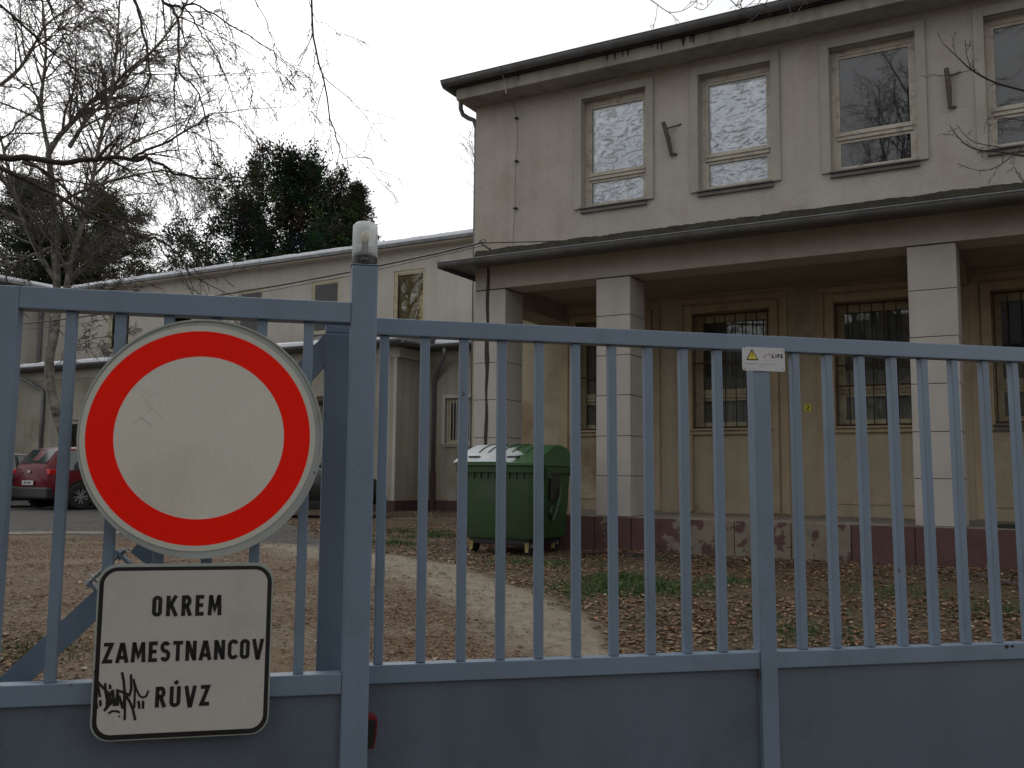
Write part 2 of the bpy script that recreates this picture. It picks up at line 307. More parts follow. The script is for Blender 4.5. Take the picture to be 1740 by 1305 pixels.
def lam(m):  # lens of the gate lamp: milky clear plastic
    b = m.node_tree.nodes['Principled BSDF']; b.inputs['Transmission Weight'].default_value = .55; b.inputs['Roughness'].default_value = .28; b.inputs['IOR'].default_value = 1.12
    return m
def mat_lens():
    m = bpy.data.materials.new('milky_lens'); m.use_nodes = True; n = m.node_tree; n.nodes.remove(n.nodes['Principled BSDF']); L = n.links.new
    tr = n.nodes.new('ShaderNodeBsdfTransparent'); tr.inputs[0].default_value = (.93, .95, .95, 1); df = n.nodes.new('ShaderNodeBsdfDiffuse'); df.inputs[0].default_value = (.85, .87, .87, 1)
    tl = n.nodes.new('ShaderNodeBsdfTranslucent'); tl.inputs[0].default_value = (.85, .87, .87, 1); a = n.nodes.new('ShaderNodeMixShader'); a.inputs[0].default_value = .5; L(df.outputs[0], a.inputs[1]); L(tl.outputs[0], a.inputs[2])
    lw = n.nodes.new('ShaderNodeLayerWeight'); lw.inputs[0].default_value = .35; mr = n.nodes.new('ShaderNodeMapRange'); mr.inputs['To Min'].default_value = .22; mr.inputs['To Max'].default_value = .75; L(lw.outputs['Facing'], mr.inputs['Value'])
    b = n.nodes.new('ShaderNodeMixShader'); L(mr.outputs[0], b.inputs[0]); L(tr.outputs[0], b.inputs[1]); L(a.outputs[0], b.inputs[2])
    g = n.nodes.new('ShaderNodeBsdfGlossy'); g.inputs['Roughness'].default_value = .2; c = n.nodes.new('ShaderNodeMixShader'); c.inputs[0].default_value = .07; L(b.outputs[0], c.inputs[1]); L(g.outputs[0], c.inputs[2]); L(c.outputs[0], n.nodes['Material Output'].inputs[0])
    return m
M['lens'] = mat_lens()
M['bulb'] = mat('amber_bulb', (.75, .55, .22), None, rough=.4)

# ------------------------------------------------------------------ ground
def smooth(a, b, x):
    t = min(1, max(0, (x - a) / (b - a))); return t * t * (3 - 2 * t)
def gz(x, y):
    base = -.60 * (1 - smooth(2.6, 10.2, y))
    n = noise.noise(Vector((x * .35, y * .35, 3.1))) * .035 + noise.noise(Vector((x * 1.3, y * 1.3, 1.7))) * .014
    n *= smooth(1.5, 4, y) * (1 - smooth(40, 60, abs(x) + y))
    d = 12.45 + -.567 * x - y          # litter bank in front of the plinth
    n += .05 * math.exp(-((d - .1) / .5) ** 2) * smooth(.2, 1.5, x)
    return base + n
def ghit(px, py):
    d = ray(px, py); t = 2.5
    while t < 80:
        P = CAM + d * t
        if P.z <= gz(P.x, P.y): return P
        t += .02
    return CAM + d * t
EDGE = [ghit(*p) for p in ((560, 922), (640, 938), (800, 964), (870, 990), (950, 1025), (1020, 1062), (1062, 1112), (1085, 1200), (1090, 1290))]
def edge_x(y):          # x of the border between yard and planted strip at depth y
    if y >= EDGE[0].y: return EDGE[0].x - (y - EDGE[0].y) * .35
    for a, b in zip(EDGE, EDGE[1:]):
        if b.y <= y <= a.y: return b.x + (a.x - b.x) * (y - b.y) / max(1e-6, a.y - b.y)
    return EDGE[-1].x
FARY = ghit(300, 918).y
def asph(x, y): return smooth(-.6, .6, y + .35 * (x + 5) - FARY + noise.noise(Vector((x * .8, y * .8, 9))) * .4)
def strip(x, y):        # planted strip with soil and leaves
    s_ = smooth(-.12, .12, x - edge_x(y) + noise.noise(Vector((x * 2.2, y * 2.2, 4))) * .18)
    c_ = smooth(0, 1, (-3.1 - x) * 1.0 + (6.6 - y) * 1.2 + noise.noise(Vector((x, y, 8))) * .8)   # front left corner bed
    return max(s_, c_ if y < 9 else 0)
def grid_axis(a, b, fine0, fine1, step, coarse):
    xs = []; x = fine0
    while x <= fine1: xs.append(x); x += step
    g = step; x = fine1
    while x < b: g *= coarse; x += g; xs.append(x)
    g = step; x = fine0
    while x > a: g *= coarse; x -= g; xs.insert(0, x)
    return xs
gx = grid_axis(-260, 260, -9, 9, .13, 1.16); gy = grid_axis(-200, 320, 4.5, 16, .13, 1.16)
mb = MB(); mb.v = [(x, y, gz(x, y)) for y in gy for x in gx]; nx = len(gx)
mb.f = [(j * nx + i, j * nx + i + 1, (j + 1) * nx + i + 1, (j + 1) * nx + i) for j in range(len(gy) - 1) for i in range(nx - 1)]; mb.m = [0] * len(mb.f)
def lane(x, y):         # the swept pale edge of the drive
    d = edge_x(y) - x + noise.noise(Vector((x * 1.6, y * 1.6, 12))) * .35; wd = .55 + .10 * (y - 6)
    return max(0, 1 - abs(d - wd * .55) / wd) if 4 < y < 13 else 0
mb.c = [(strip(x, y), asph(x, y), min(1, 1.6 * lane(x, y))) for (x, y, z) in mb.v]
gm = bpy.data.materials.new('yard_ground'); gm.use_nodes = True; n = gm.node_tree; b = n.nodes['Principled BSDF']; L = n.links.new
b.inputs['Roughness'].default_value = .95
t = n.nodes.new('ShaderNodeTexCoord'); va = n.nodes.new('ShaderNodeVertexColor'); va.layer_name = 'col'; sp = n.nodes.new('ShaderNodeSeparateColor'); L(va.outputs[0], sp.inputs[0])
def nzn(scale, det=6, rg=.6, stretch=None):
    z = n.nodes.new('ShaderNodeTexNoise'); z.inputs['Scale'].default_value = scale; z.inputs['Detail'].default_value = det; z.inputs['Roughness'].default_value = rg
    if stretch:
        mp = n.nodes.new('ShaderNodeMapping'); mp.inputs['Scale'].default_value = stretch; mp.inputs['Rotation'].default_value = (0, 0, .35); L(t.outputs['Object'], mp.inputs['Vector']); L(mp.outputs[0], z.inputs['Vector'])
    else: L(t.outputs['Object'], z.inputs['Vector'])
    return z.outputs['Fac']
def ramp(f, a, bb, lo=0, hi=1):
    r_ = n.nodes.new('ShaderNodeMapRange'); r_.inputs['From Min'].default_value = a; r_.inputs['From Max'].default_value = bb; r_.inputs['To Min'].default_value = lo; r_.inputs['To Max'].default_value = hi; L(f, r_.inputs['Value']); return r_.outputs[0]
def mixc(f, a, bb, bt='MIX'):
    x = n.nodes.new('ShaderNodeMixRGB'); x.blend_type = bt
    if hasattr(f, 'links'): L(f, x.inputs[0])
    else: x.inputs[0].default_value = f
    for k, c_ in ((1, a), (2, bb)):
        if hasattr(c_, 'links'): L(c_, x.inputs[k])
        else: x.inputs[k].default_value = (*c_, 1)
    return x.outputs[0]
sand = mixc(ramp(nzn(1.3, 8, .62, (.55, 1.6, 1)), .40, .62), (.205, .165, .115), (.135, .080, .042))
sand = mixc(ramp(nzn(38, 3), .42, .66), sand, (.105, .060, .032))
sand = mixc(sp.outputs[2], sand, mixc(ramp(nzn(9, 6), .4, .65), (.26, .225, .17), (.19, .155, .11)))
soil = mixc(ramp(nzn(3.5, 7), .4, .62), (.070, .043, .027), (.045, .052, .024))
soil = mixc(ramp(nzn(30, 4), .45, .62), soil, (.15, .088, .048))
asp = mixc(ramp(nzn(2.2, 7), .4, .65), (.10, .094, .085), (.062, .058, .052))
asp = mixc(ramp(nzn(60, 2), .3, .7, .7, 1), (0, 0, 0), asp)
c_ = mixc(sp.outputs[1], sand, asp); c_ = mixc(sp.outputs[0], c_, soil); L(c_, b.inputs['Base Color'])
bp = n.nodes.new('ShaderNodeBump'); bp.inputs['Strength'].default_value = .8; bp.inputs['Distance'].default_value = .03; L(nzn(24, 6, .7), bp.inputs['Height']); L(bp.outputs[0], b.inputs['Normal'])
mb.build('ground', gm, smooth=True, kind='structure')

# ------------------------------------------------------------------ building frame
O = Vector((0, 12.72, 0)); ud = Vector((.870, -.493, 0)).normalized(); vd = Vector((.493, .870, 0)).normalized()
RZ = math.atan2(ud.y, ud.x)
def bw(u, v, z=0): return O + ud * u + vd * v + Vector((0, 0, z))
def bfr(x, y, v):
    d = ray(x, y); tt = ((O - CAM).dot(vd) + v) / d.dot(vd); P = CAM + d * tt; return ((P - O).dot(ud), P.z)

def wall(mb, u0, u1, z0, z1, v, holes=(), depth=.2, mi=0, rmi=None):
    rmi = mi if rmi is None else rmi
    us = sorted({u0, u1, *[h[0] for h in holes], *[h[1] for h in holes]}); zs = sorted({z0, z1, *[h[2] for h in holes], *[h[3] for h in holes]})
    for a, b_ in zip(us, us[1:]):
        for c, d in zip(zs, zs[1:]):
            if any(h[0] <= a and b_ <= h[1] and h[2] <= c and d <= h[3] for h in holes): continue
            mb.quad((a, v, c), (b_, v, c), (b_, v, d), (a, v, d), mi)
            mb.quad((a, v + depth, c), (a, v + depth, d), (b_, v + depth, d), (b_, v + depth, c), mi)
    for h in holes:
        a, b_, c, d = h[:4]
        mb.quad((a, v, c), (a, v, d), (a, v + depth, d), (a, v + depth, c), rmi); mb.quad((b_, v, c), (b_, v + depth, c), (b_, v + depth, d), (b_, v, d), rmi)
        mb.quad((a, v, d), (b_, v, d), (b_, v + depth, d), (a, v + depth, d), rmi); mb.quad((a, v, c), (a, v + depth, c), (b_, v + depth, c), (b_, v, c), rmi)

def foil_sheet(u0, u1, z0, z1, v, seed):
    mb = MB(); nu, nz_ = 80, 104; vs = []
    for j in range(nz_ + 1):
        for i in range(nu + 1):
            u = u0 + (u1 - u0) * i / nu; z = z0 + (z1 - z0) * j / nz_
            h = noise.ridged_multi_fractal(Vector((u * 4.6 + z * 1.5 + seed, z * 7.5 - u * 2, seed)), .8, 2.2, 4, 1.0, 2.0) * .0085 + noise.noise(Vector((u * 14 + z * 9, z * 28, seed))) * .0035 + noise.noise(Vector((u * 5, z * 11, seed + 4))) * .012
            edge = min(i, nu - i, j, nz_ - j) / 6
            vs.append((u, v + .01 - h * min(1, .3 + edge), z))
    mb.add(vs, [(j * (nu + 1) + i, j * (nu + 1) + i + 1, (j + 1) * (nu + 1) + i + 1, (j + 1) * (nu + 1) + i) for j in range(nz_) for i in range(nu)])
    return mb

def window(root, off, u0, u1, z0, z1, v, kind, trimw=.125, frame='frame', tr='trim', depth=.2, label=None, bars=None, down=None):
    """a window part: frame mesh, with trim, sill, panes and what is behind them as sub-parts"""
    f = MB(); d = v + depth - .075; fw = .065
    f.box(u0, u0 + fw, d, d + .07, z0, z1, ch=.006); f.box(u1 - fw, u1, d, d + .07, z0, z1, ch=.006); f.box(u0 + fw, u1 - fw, d, d + .07, z1 - fw * 1.3, z1, ch=.006); f.box(u0 + fw, u1 - fw, d, d + .07, z0, z0 + fw, ch=.006)
    zt = z0 + (z1 - z0) * .27
    a0, a1 = u0 + fw, u1 - fw
    far = kind in ('plain', 'yellow', 'farcurtain')
    if not far:
        f.box(a0, a1, d - .012, d + .06, zt, zt + .085, ch=.006)
        f.box(a0, a1, d - .03, d - .012, zt + .055, zt + .075)
    # casement
    for (c, e) in ((z0 + fw, zt), (zt + .085, z1 - fw * 1.3)) if not far else ((z0 + fw, z1 - fw * 1.3),):
        w_ = .04
        f.box(a0, a0 + w_, d + .015, d + .06, c, e); f.box(a1 - w_, a1, d + .015, d + .06, c, e); f.box(a0 + w_, a1 - w_, d + .015, d + .06, e - w_, e); f.box(a0 + w_, a1 - w_, d + .015, d + .06, c, c + w_)
    fo = f.build('window', M[frame], root, off=off)
    if label: fo['label'] = label
    g = MB(); zz = ((z0 + fw, zt), (zt + .085, z1 - fw * 1.3)) if not far else ((z0 + fw, z1 - fw * 1.3),)
    for (c, e) in zz:
        g.box(a0 + .04, a1 - .04, d + .03, d + .034, c + .04, e - .04); g.build('pane', M['glass'], fo, off=off); g = MB()
    bk = d + .075
    if kind == 'foil':
        for k, (c, e) in enumerate(zz): foil_sheet(a0 + .03, a1 - .03, c + .01, e - .02, d + .058, u0 * 3 + k).build('foil_sheet', M['foil'], fo, off=off, smooth=True)
        MB().box(u0 - .02, u1 + .02, bk + .05, bk + .07, z0, z1).build('dark_backing', M['room'], fo, off=off)
    elif kind == 'dark':
        MB().box(u0 - .02, u1 + .02, bk + .02, bk + .03, z0, z1).build('dark_backing', M['dark_backing'], fo, off=off)
    elif kind == 'curtain':
        mb = MB(); n_ = 40; zc = z0 + (z1 - z0) * (.46)
        for i in range(n_):
            ua, ub = u0 + (u1 - u0) * i / n_, u0 + (u1 - u0) * (i + 1) / n_
            ya, yb = [bk + .05 + .012 * math.sin(k * 1.9) for k in (i, i + 1)]
            mb.quad((ua, ya, z0), (ub, yb, z0), (ub, yb, z1), (ua, ya, z1))
        mb.build('curtain', M['curtain'], fo, off=off)
        MB().box(u0 + .1, u1 - .05, bk + .022, bk + .026, z0, zc).build('half_curtain', M['curtain_low'], fo, off=off)
    elif kind == 'farcurtain':
        MB().box(u0 - .02, u1 + .02, bk + .04, bk + .05, z0, z1).build('curtain', M['curtain'], fo, off=off)
    elif kind == 'yellow':
        MB().box(u1 - .26, u1 - .12, bk + .02, bk + .03, z0, z0 + (z1 - z0) * .62).build('lit_strip', M['litstrip'], fo, off=off)
        MB().box(u0 - .02, u1 + .02, bk + .04, bk + .05, z0, z1).build('curtain', M['curtain_yellow'], fo, off=off)
    else:
        MB().box(u0 - .02, u1 + .02, bk + .04, bk + .05, z0, z1).build('dark_backing', M['dark_backing'], fo, off=off)
    if trimw:
        q = MB(); p = .035; zb = z0 if down is None else down
        q.box(u0 - trimw, u0, v - p, v + .02, zb, z1 + trimw, ch=.008); q.box(u1, u1 + trimw, v - p, v + .02, zb, z1 + trimw, ch=.008); q.box(u0, u1, v - p, v + .02, z1, z1 + trimw, ch=.008)
        q.build('window_trim', M[tr], fo, off=off)
        MB().box(u0 - .02, u1 + .02, v - .09, v + depth - .08, z0 - .018, z0 + .004, ch=.004).box(u0 - .015, u1 + .015, v - .05, v, z0 - .075, z0 - .018, ch=.006).build('sill', M['sill' if kind in ('foil', 'dark') else tr], fo, off=off)
    if bars:
        q = MB(); nb, rr, zs_ = bars; vb = v - .005 if nb > 5 else v + .05
        for i in range(nb):
            u = u0 + .03 + (u1 - u0 - .06) * i / (nb - 1); q.tube([(u, vb, z0 + .02), (u, vb, z1 - .03)], rr, 6)
        for z in zs_: q.box(u0 + .01, u1 - .01, vb - .006, vb + .006, z - .012, z + .012)
        q.build('window_grille', M['rust' if frame == 'framey' or True else 'darkiron'] if rr > .007 else M['whiteiron'], fo, off=off)
    return fo

# ------------------------------------------------------------------ main building
mo = (-.6, 0, 0)
main = empty('office_building', bw(*mo), RZ, 'two storey grey stuccoed building with a pillared porch and foil covered upper windows', 'building')
V = 1.95
UW = [(.118, 1.188), (2.01, 3.075), (3.875, 4.975), (5.79, 6.87), (7.68, 8.76)]
LW = [(.03, 1.15), (1.885, 3.0), (3.86, 4.975), (5.745, 6.86)]
mb = MB(); wall(mb, -1.85, 12, 3.62, 7.12, V, [(a, b_, 5.10, 6.865) for a, b_ in UW]); mb.build('upper_wall', M['stucco'], main, off=mo)
mb = MB(); wall(mb, -1.85, 12, 0, 3.62, V, [(a, b_, 1.635, 3.31) for a, b_ in LW], mi=0); mb.build('porch_wall', M['porch'], main, off=mo)
mb = MB(); mb.quad((-1.85, V, 0), (-1.85, V, 7.1), (-1.85, 11.6, 7.1), (-1.85, 11.6, 0)); mb.quad((12, V, 0), (12, 11.6, 0), (12, 11.6, 7.1), (12, V, 7.1)); mb.quad((-1.85, 11.6, 0), (-1.85, 11.6, 7.1), (12, 11.6, 7.1), (12, 11.6, 0))
mb.build('side_wall', M['stucco'], main, off=mo)
lab = ['upper window lined with crumpled foil, nearest the building corner', 'upper window lined with crumpled foil, right of the first', 'dark upper window reflecting bare branches', 'dark upper window cut by the right edge', None]
for i, (a, b_) in enumerate(UW): window(main, mo, a, b_, 5.10, 6.865, V, 'foil' if i < 2 else 'dark', label=lab[i])
for i, (a, b_) in enumerate(LW):
    dn = .47 if i == 1 else 1.56
    fo = window(main, mo, a, b_, 1.635, 3.31, V, 'curtain' if i < 3 else 'dark', trimw=.11, frame='framey', tr='porchtrim', bars=(8, .0085, (1.66, 2.58 if i == 1 else 2.45, 3.27) if i != 2 else (1.66, 2.18, 2.45, 3.27)), down=dn, depth=.22)
# panel fields and pilaster strips under and beside the porch windows
mb = MB()
for i, (a, b_) in enumerate(LW):
    o_ = .24
    mb.box(a - o_, a - .135, V - .02, V + .01, .47, 3.31 + .135, ch=.006); mb.box(b_ + .135, b_ + o_, V - .02, V + .01, .47, 3.31 + .135, ch=.006); mb.box(a - o_, b_ + o_, V - .02, V + .01, 3.45, 3.53, ch=.006)
    mb.box(a - .03, b_ + .03, V - .014, V + .01, .62, .68, ch=.004) if i != 1 else None
mb.build('pilaster_strips', M['porchtrim'], main, off=mo)
# porch
mb = MB(); mb.box(-.62, 12, .0, V, .0, .43).box(-.62, 12, -.02, V - .002, .43, .457, ch=.006); mb.build('terrace', M['concrete'], main, off=mo)
seams = [-.62, -.12, .58, 1.243, 1.741, 2.384, 3.043, 3.70, 4.357, 5.011, 5.488, 6.002, 6.66, 7.31, 7.97, 8.62, 9.28, 9.94, 10.6, 11.3, 12]
for a, b_ in zip(seams, seams[1:]):
    k = rnd.uniform(-.004, .004)
    MB().box(a + .005, b_ - .005, -.032 + k, .0, -.12, .445, ch=.004).build('plinth_panel', M['plinth'], main, off=mo)
MB().box(5.72, 7.2, -.012, .06, .462, .50).build('step_edge_strip', M['blackplastic'], main, off=mo)
ps = [(-.608, -.116), (1.252, 1.722), (5.017, 5.507), (8.78, 9.27)]
jz = [.457, .962, 1.468, 1.988, 2.501, 3.02, 3.515]
for (a, b_) in ps:
    core = MB(); core.box(a + .008, b_ - .008, .008, .492, .457, 3.53); po = core.build('pillar', M['core'], main, off=mo)
    for z0, z1 in zip(jz, jz[1:]):
        k = rnd.uniform(-.0015, .0015); MB().box(a + k, b_ + k, 0 + k, .5 + k, z0 + .004, z1 - .004, ch=.003).build('stone_slab', M['slab'], po, off=mo)
mb = MB(); pts = []
for i in range(26): z = 3.84 - i * .131; pts.append((-.40 + .006 * math.sin(i * 1.3), z))
mb.ribbon(pts, [.03 + .022 * abs(math.sin(i * .45)) + (.02 if 7 < i < 11 else 0) for i in range(26)], -.006, .004); mb.build('wet_crack_stain', M['stain'], main, off=mo)
mb = MB(); mb.box(-.61, 12, .004, .46, 3.53, 3.88, ch=.006); mb.build('porch_beam', M['stucco'], main, off=mo)
for a, b_, z in ((-.6, -.14, 3.32), (4.99, 5.5, 3.40)): MB().box(a, b_, .46, V - .003, z, 3.60, ch=.006).build('cross_beam', M['ceiling'], main, off=mo)
mb = MB(); mb.box(-.14, 4.99, .46, V - .003, 3.585, 3.62).box(5.5, 12, .46, V - .003, 3.585, 3.62); mb.build('porch_ceiling', M['ceiling'], main, off=mo)
# canopy roof: sheet-metal slab, mossy front edge, gutter
mb = MB(); mb.add([(-.95, -.38, 3.84), (12, -.38, 3.84), (12, V, 3.89), (-.95, V, 3.89), (-.95, -.38, 3.865), (12, -.38, 3.865), (12, V, 4.12), (-.95, V, 4.12)], [(0, 3, 2, 1), (4, 5, 6, 7), (0, 1, 5, 4), (1, 2, 6, 5), (2, 3, 7, 6), (3, 0, 4, 7)])
mb.build('canopy_roof', M['zinc'], main, off=mo)
mb = MB(); nseg = 420; vs = []
for i in range(nseg + 1):
    u = -.42 + 12.4 * i / nseg; h = .125 + .016 * noise.noise(Vector((u * 3, 0, 0))) + .012 * noise.noise(Vector((u * 14, 2, 0)))
    if i == 0: h = .02
    vs += [(u, -.37, 3.866), (u, -.352, 3.868 + h), (u, -.02, 3.90 + h), (u, .06, 3.9)]
mb.add(vs, [(i * 4 + k, (i + 1) * 4 + k, (i + 1) * 4 + k + 1, i * 4 + k + 1) for i in range(nseg) for k in range(3)] + [(0, 1, 2, 3)])
mb.build('mossy_roof_edge', M['moss'], main, off=mo)
def gutter(mb, u0, u1, v, z, r_, ends=True):
    n_ = 12; ang = [math.pi + math.pi * k / n_ for k in range(n_ + 1)]
    outer = [(v + r_ * math.cos(a), z + r_ * 1.05 * math.sin(a)) for a in ang]; inner = [(v + (r_ - .006) * math.cos(a), z + (r_ - .006) * 1.05 * math.sin(a)) for a in reversed(ang)]
    sec = outer + inner; m_ = len(sec); vs = [(u0, p[0], p[1]) for p in sec] + [(u1, p[0], p[1]) for p in sec]
    mb.add(vs, [(i, (i + 1) % m_, m_ + (i + 1) % m_, m_ + i) for i in range(m_)] + [tuple(range(m_)), tuple(range(2 * m_ - 1, m_ - 1, -1))])
    mb.tube([(u0, v - r_, z), (u1, v - r_, z)], .011, 8)
    if ends: mb.add([(u0, q[0], q[1]) for q in outer], [tuple(range(n_ + 1))])
mb = MB(); gutter(mb, -.93, 12, -.42, 3.865, .068); mb.build('porch_gutter', M['zinc'], main, off=mo)
mb = MB()
for i in range(8): u = -.6 + i * 1.6; mb.box(u, u + .03, -.495, -.34, 3.87, 3.876)
mb.build('gutter_brackets', M['zinc'], main, off=mo)
MB().box(-.95, -.93, -.46, V - .02, 3.79, 3.90).build('canopy_side_fascia', M['zinc'], main, off=mo)
# eaves
EV = V - .45
mb = MB(); mb.box(-1.96, 12, EV, V + .3, 7.10, 7.29, ch=.01).box(-1.96, -1.5, V + .3, 11.6, 7.10, 7.29, ch=.01); mb.build('cornice', M['cornice'], main, off=mo)
mb = MB(); mb.add([(-2.06, EV - .06, 7.30), (12, EV - .06, 7.30), (12, 11.7, 7.30), (-2.06, 11.7, 7.30), (-2.06, EV - .06, 7.335), (12, EV - .06, 7.335), (12, 6.5, 8.0), (2.6, 6.5, 8.0), (-2.06, 11.7, 7.335), (12, 11.7, 7.335)],
    [(0, 3, 2, 1), (0, 1, 5, 4), (4, 5, 6, 7), (4, 7, 8), (7, 6, 9, 8), (1, 2, 9, 6, 5), (0, 4, 8, 3), (3, 8, 9, 2)]); mb.build('main_roof', M['bitumen'], main, off=mo)
mb = MB(); gutter(mb, -2.13, 12, EV - .14, 7.385, .085); mb.build('eaves_gutter', M['zinc'], main, off=mo)
# side gutter along the gable end and its swan-neck
mb = MB(); mb.tube([(-2.12, EV - .1, 7.34), (-2.12, 11.6, 7.34)], .06, 8); mb.build('side_gutter', M['zinc'], main, off=mo)
mb = MB(); mb.tube([(-2.10, V - .10, 7.30), (-2.12, V - .06, 7.12), (-2.10, V - .02, 7.03), (-2.02, V + .03, 6.97), (-1.93, V + .06, 6.93), (-1.90, V + .10, 6.8), (-1.91, V + .12, 6.2), (-1.91, V + .12, .1)], .04, 10); mb.build('downpipe', M['zinc'], main, off=mo, smooth=True)
mb = MB()
for i in range(150):
    u = -1.6 + rnd.random() * 1.4; rr = .025 * rnd.uniform(.5, 1.3); c_ = (u, EV - .02 + rnd.uniform(-.04, .05), 7.375 + rnd.uniform(0, .05) * math.exp(-((u + .9) / .5) ** 2))
    mb.lathe([(.001, -rr * .7), (rr * .8, -rr * .4), (rr, 0), (rr * .7, rr * .5), (.001, rr * .7)], c_, 6)
mb.build('snow_remains', M['snow'], main, off=mo, smooth=True, kind='stuff')
mb = MB(); mb.tube([(-1.02, EV - .235, 7.40), (-1.02, EV - .235, 7.36), (-1.02, EV - .03, 7.25), (-1.0, EV - .02, 7.02)], .007, 6); mb.build('gutter_hook', M['whiteiron'], main, off=mo)
for (x, y0, y1, w_) in ((1032, 80, 103, .03), (1045, 78, 102, .035), (1058, 75, 97, .025), (1067, 73, 96, .035), (1107, 66, 80, .025), (1117, 64, 84, .018), (1124, 63, 84, .02), (1161, 52, 79, .07), (1173, 52, 72, .03), (1178, 50, 74, .05), (881, 123, 137, .02)):
    u, zt_ = bfr(x, y0, EV); _, zb_ = bfr(x, y1, EV); zb_ = max(zb_, 7.085); zt_ = min(zt_, 7.285)
    MB().prism([(u - w_ / 2, zt_), (u + w_ / 2, zt_), (u + w_ * .3, (zt_ + zb_) / 2), (u + .004, zb_), (u - .006, zb_), (u - w_ * .3, (zt_ + zb_) / 2)], EV - .007, EV + .002).build('water_stain', M['stain'], main, off=mo)
# lightning wire with clips
mb = MB(); pts = [(872, 172), (878, 203), (880, 240), (877, 274), (875, 330), (876, 353), (872, 400), (871, 425)]
mb.tube([(bfr(x, y, V - .04)[0], V - .04, bfr(x, y, V - .04)[1]) for x, y in pts], .0035, 5)
for x, y in ((877, 201), (877, 274), (875, 354)):
    u, z = bfr(x, y, V - .03); mb.box(u - .02, u + .035, V - .06, V, z - .009, z + .009)
mb.build('lightning_wire', M['darkiron'], main, off=mo)
# broken flag-holder brackets
for (p0, p1, q0, q1) in (((1127, 208), (1141, 264), (1132, 219), (1157, 210)), ((1608, 116), (1614, 184), (1610, 131), (1632, 121))):
    a = bfr(*p0, V - .09); c = bfr(*p1, V - .05); d = bfr(*q0, V - .09); e = bfr(*q1, V - .02)
    mb = MB(); mb.tube([(a[0], V - .09, a[1]), ((a[0] + c[0]) / 2 + .01, V - .07, (a[1] + c[1]) / 2), (c[0], V - .05, c[1])], [.033, .036, .026], 7).tube([(c[0], V - .05, c[1] + .02), (c[0] + .07, V, c[1] + .02)], .018, 6)
    mb.build('wooden_bracket', M['wood'], main, off=mo)
    MB().tube([(d[0], V - .09, d[1]), (e[0], V, e[1])], .010, 6).build('bracket_rod', M['darkiron'], main, off=mo)

# small yellow sign on the porch wall
u, z = bfr(1373, 693, V - .012)
t_ = empty('utility_sign', bw(u, V - .012, z), RZ, 'tiny yellow square plate on the porch wall between two barred windows', 'sign')
MB().box(-.045, .045, 0, .01, -.05, .05, ch=.003).build('plate', M['yellow'], t_)
MB().ribbon([(-.012, .022), (.012, .022), (-.01, -.022), (.014, -.022)], .010, -.002).build('symbol', M['black'], t_)
# ------------------------------------------------------------------ far wing
A, B, W = 8.5, 9.8, 11.0
wo = (-8.233, A, 0)
wing = empty('rear_wing', bw(*wo), RZ, 'long pale rear wing with snowy roof edges and a low front extension', 'building')
mb = MB(); wc = [-9.71, -12.88, -16.04, -19.24, -22.4]
wall(mb, -26.9, -1.86, 0, 7.62, W, [(c - .56, c + .56, 5.25, 6.92) for c in wc]); mb.quad((-26.9, 17, 0), (-26.9, 17, 7.6), (-1.9, 17, 7.6), (-1.9, 17, 0)); mb.build('upper_wall', M['wing'], wing, off=wo)
for i, c in enumerate(wc): window(wing, wo, c - .56, c + .56, 5.25, 6.92, W, 'yellow' if i == 0 else 'farcurtain' if i < 3 else 'plain', trimw=0, frame='framey', depth=.10)
mb = MB()
for c in wc: mb.box(c - .6, c + .6, W - .08, W + .02, 5.21, 5.25)
mb.build('window_sills', M['trim'], wing, off=wo)
mb = MB(); mb.box(-26.9, -1.9, W - .34, W + .002, 7.50, 7.56, ch=.01); mb.build('soffit', M['wing_soffit'], wing, off=wo)
mb = MB(); mb.box(-26.9, -1.9, W - .40, 17.2, 7.56, 7.66, ch=.015); mb.build('roof_slab', M['zinc'], wing, off=wo)
mb = MB(); nseg = 300; vs = []
for i in range(nseg + 1):
    u = -26.9 + 25 * i / nseg; h = .12 + .02 * noise.noise(Vector((u * 2, 0, 7))) + .012 * noise.noise(Vector((u * 11, 0, 7)))
    vs += [(u, W - .385, 7.662), (u, W - .38, 7.66 + h * .8), (u, W - .28, 7.67 + h), (u, 17.1, 7.72 + h)]
mb.add(vs, [(i * 4 + k, (i + 1) * 4 + k, (i + 1) * 4 + k + 1, i * 4 + k + 1) for i in range(nseg) for k in range(3)]); mb.build('roof_snow', M['snow'], wing, off=wo, smooth=True)
# low extension
mb = MB(); wall(mb, -24.4, -8.233, .29, 4.28, A, [(-21.5, -20.7, 1.45, 2.62), (-10.63, -9.7, .29, 2.78)], depth=.16)
mb.quad((-8.233, A, .29), (-8.233, B, .29), (-8.233, B, 4.28), (-8.233, A, 4.28)); mb.quad((-24.4, A, .0), (-24.4, A, 4.28), (-24.4, W, 4.28), (-24.4, W, .0))
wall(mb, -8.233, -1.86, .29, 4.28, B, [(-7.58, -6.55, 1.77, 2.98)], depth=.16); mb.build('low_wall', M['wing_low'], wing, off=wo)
mb = MB(); mb.box(-24.43, -10.63, A - .03, A + .02, -.2, .29, ch=.006).box(-9.7, -8.2, A - .03, A + .02, -.2, .29, ch=.006).box(-8.235, -8.2, A + .02, B - .03, -.2, .29).box(-8.2, -1.9, B - .03, B + .02, -.2, .29, ch=.006); mb.build('low_plinth', M['wingplinth'], wing, off=wo)
mb = MB(); mb.box(-24.4, -8.20, A - .02, A, 3.98, 4.24, ch=.006).box(-8.215, -8.16, A, B, 3.98, 4.24, ch=.006).box(-8.16, -1.9, B - .02, B, 3.98, 4.24, ch=.006); mb.build('wall_band', M['wing'], wing, off=wo)
mb = MB(); mb.box(-8.32, -8.233, A - .012, A, .29, 3.98).box(-8.78, -8.45, A - .012, A, .29, 3.98); mb.build('corner_pilaster', M['wing'], wing, off=wo)
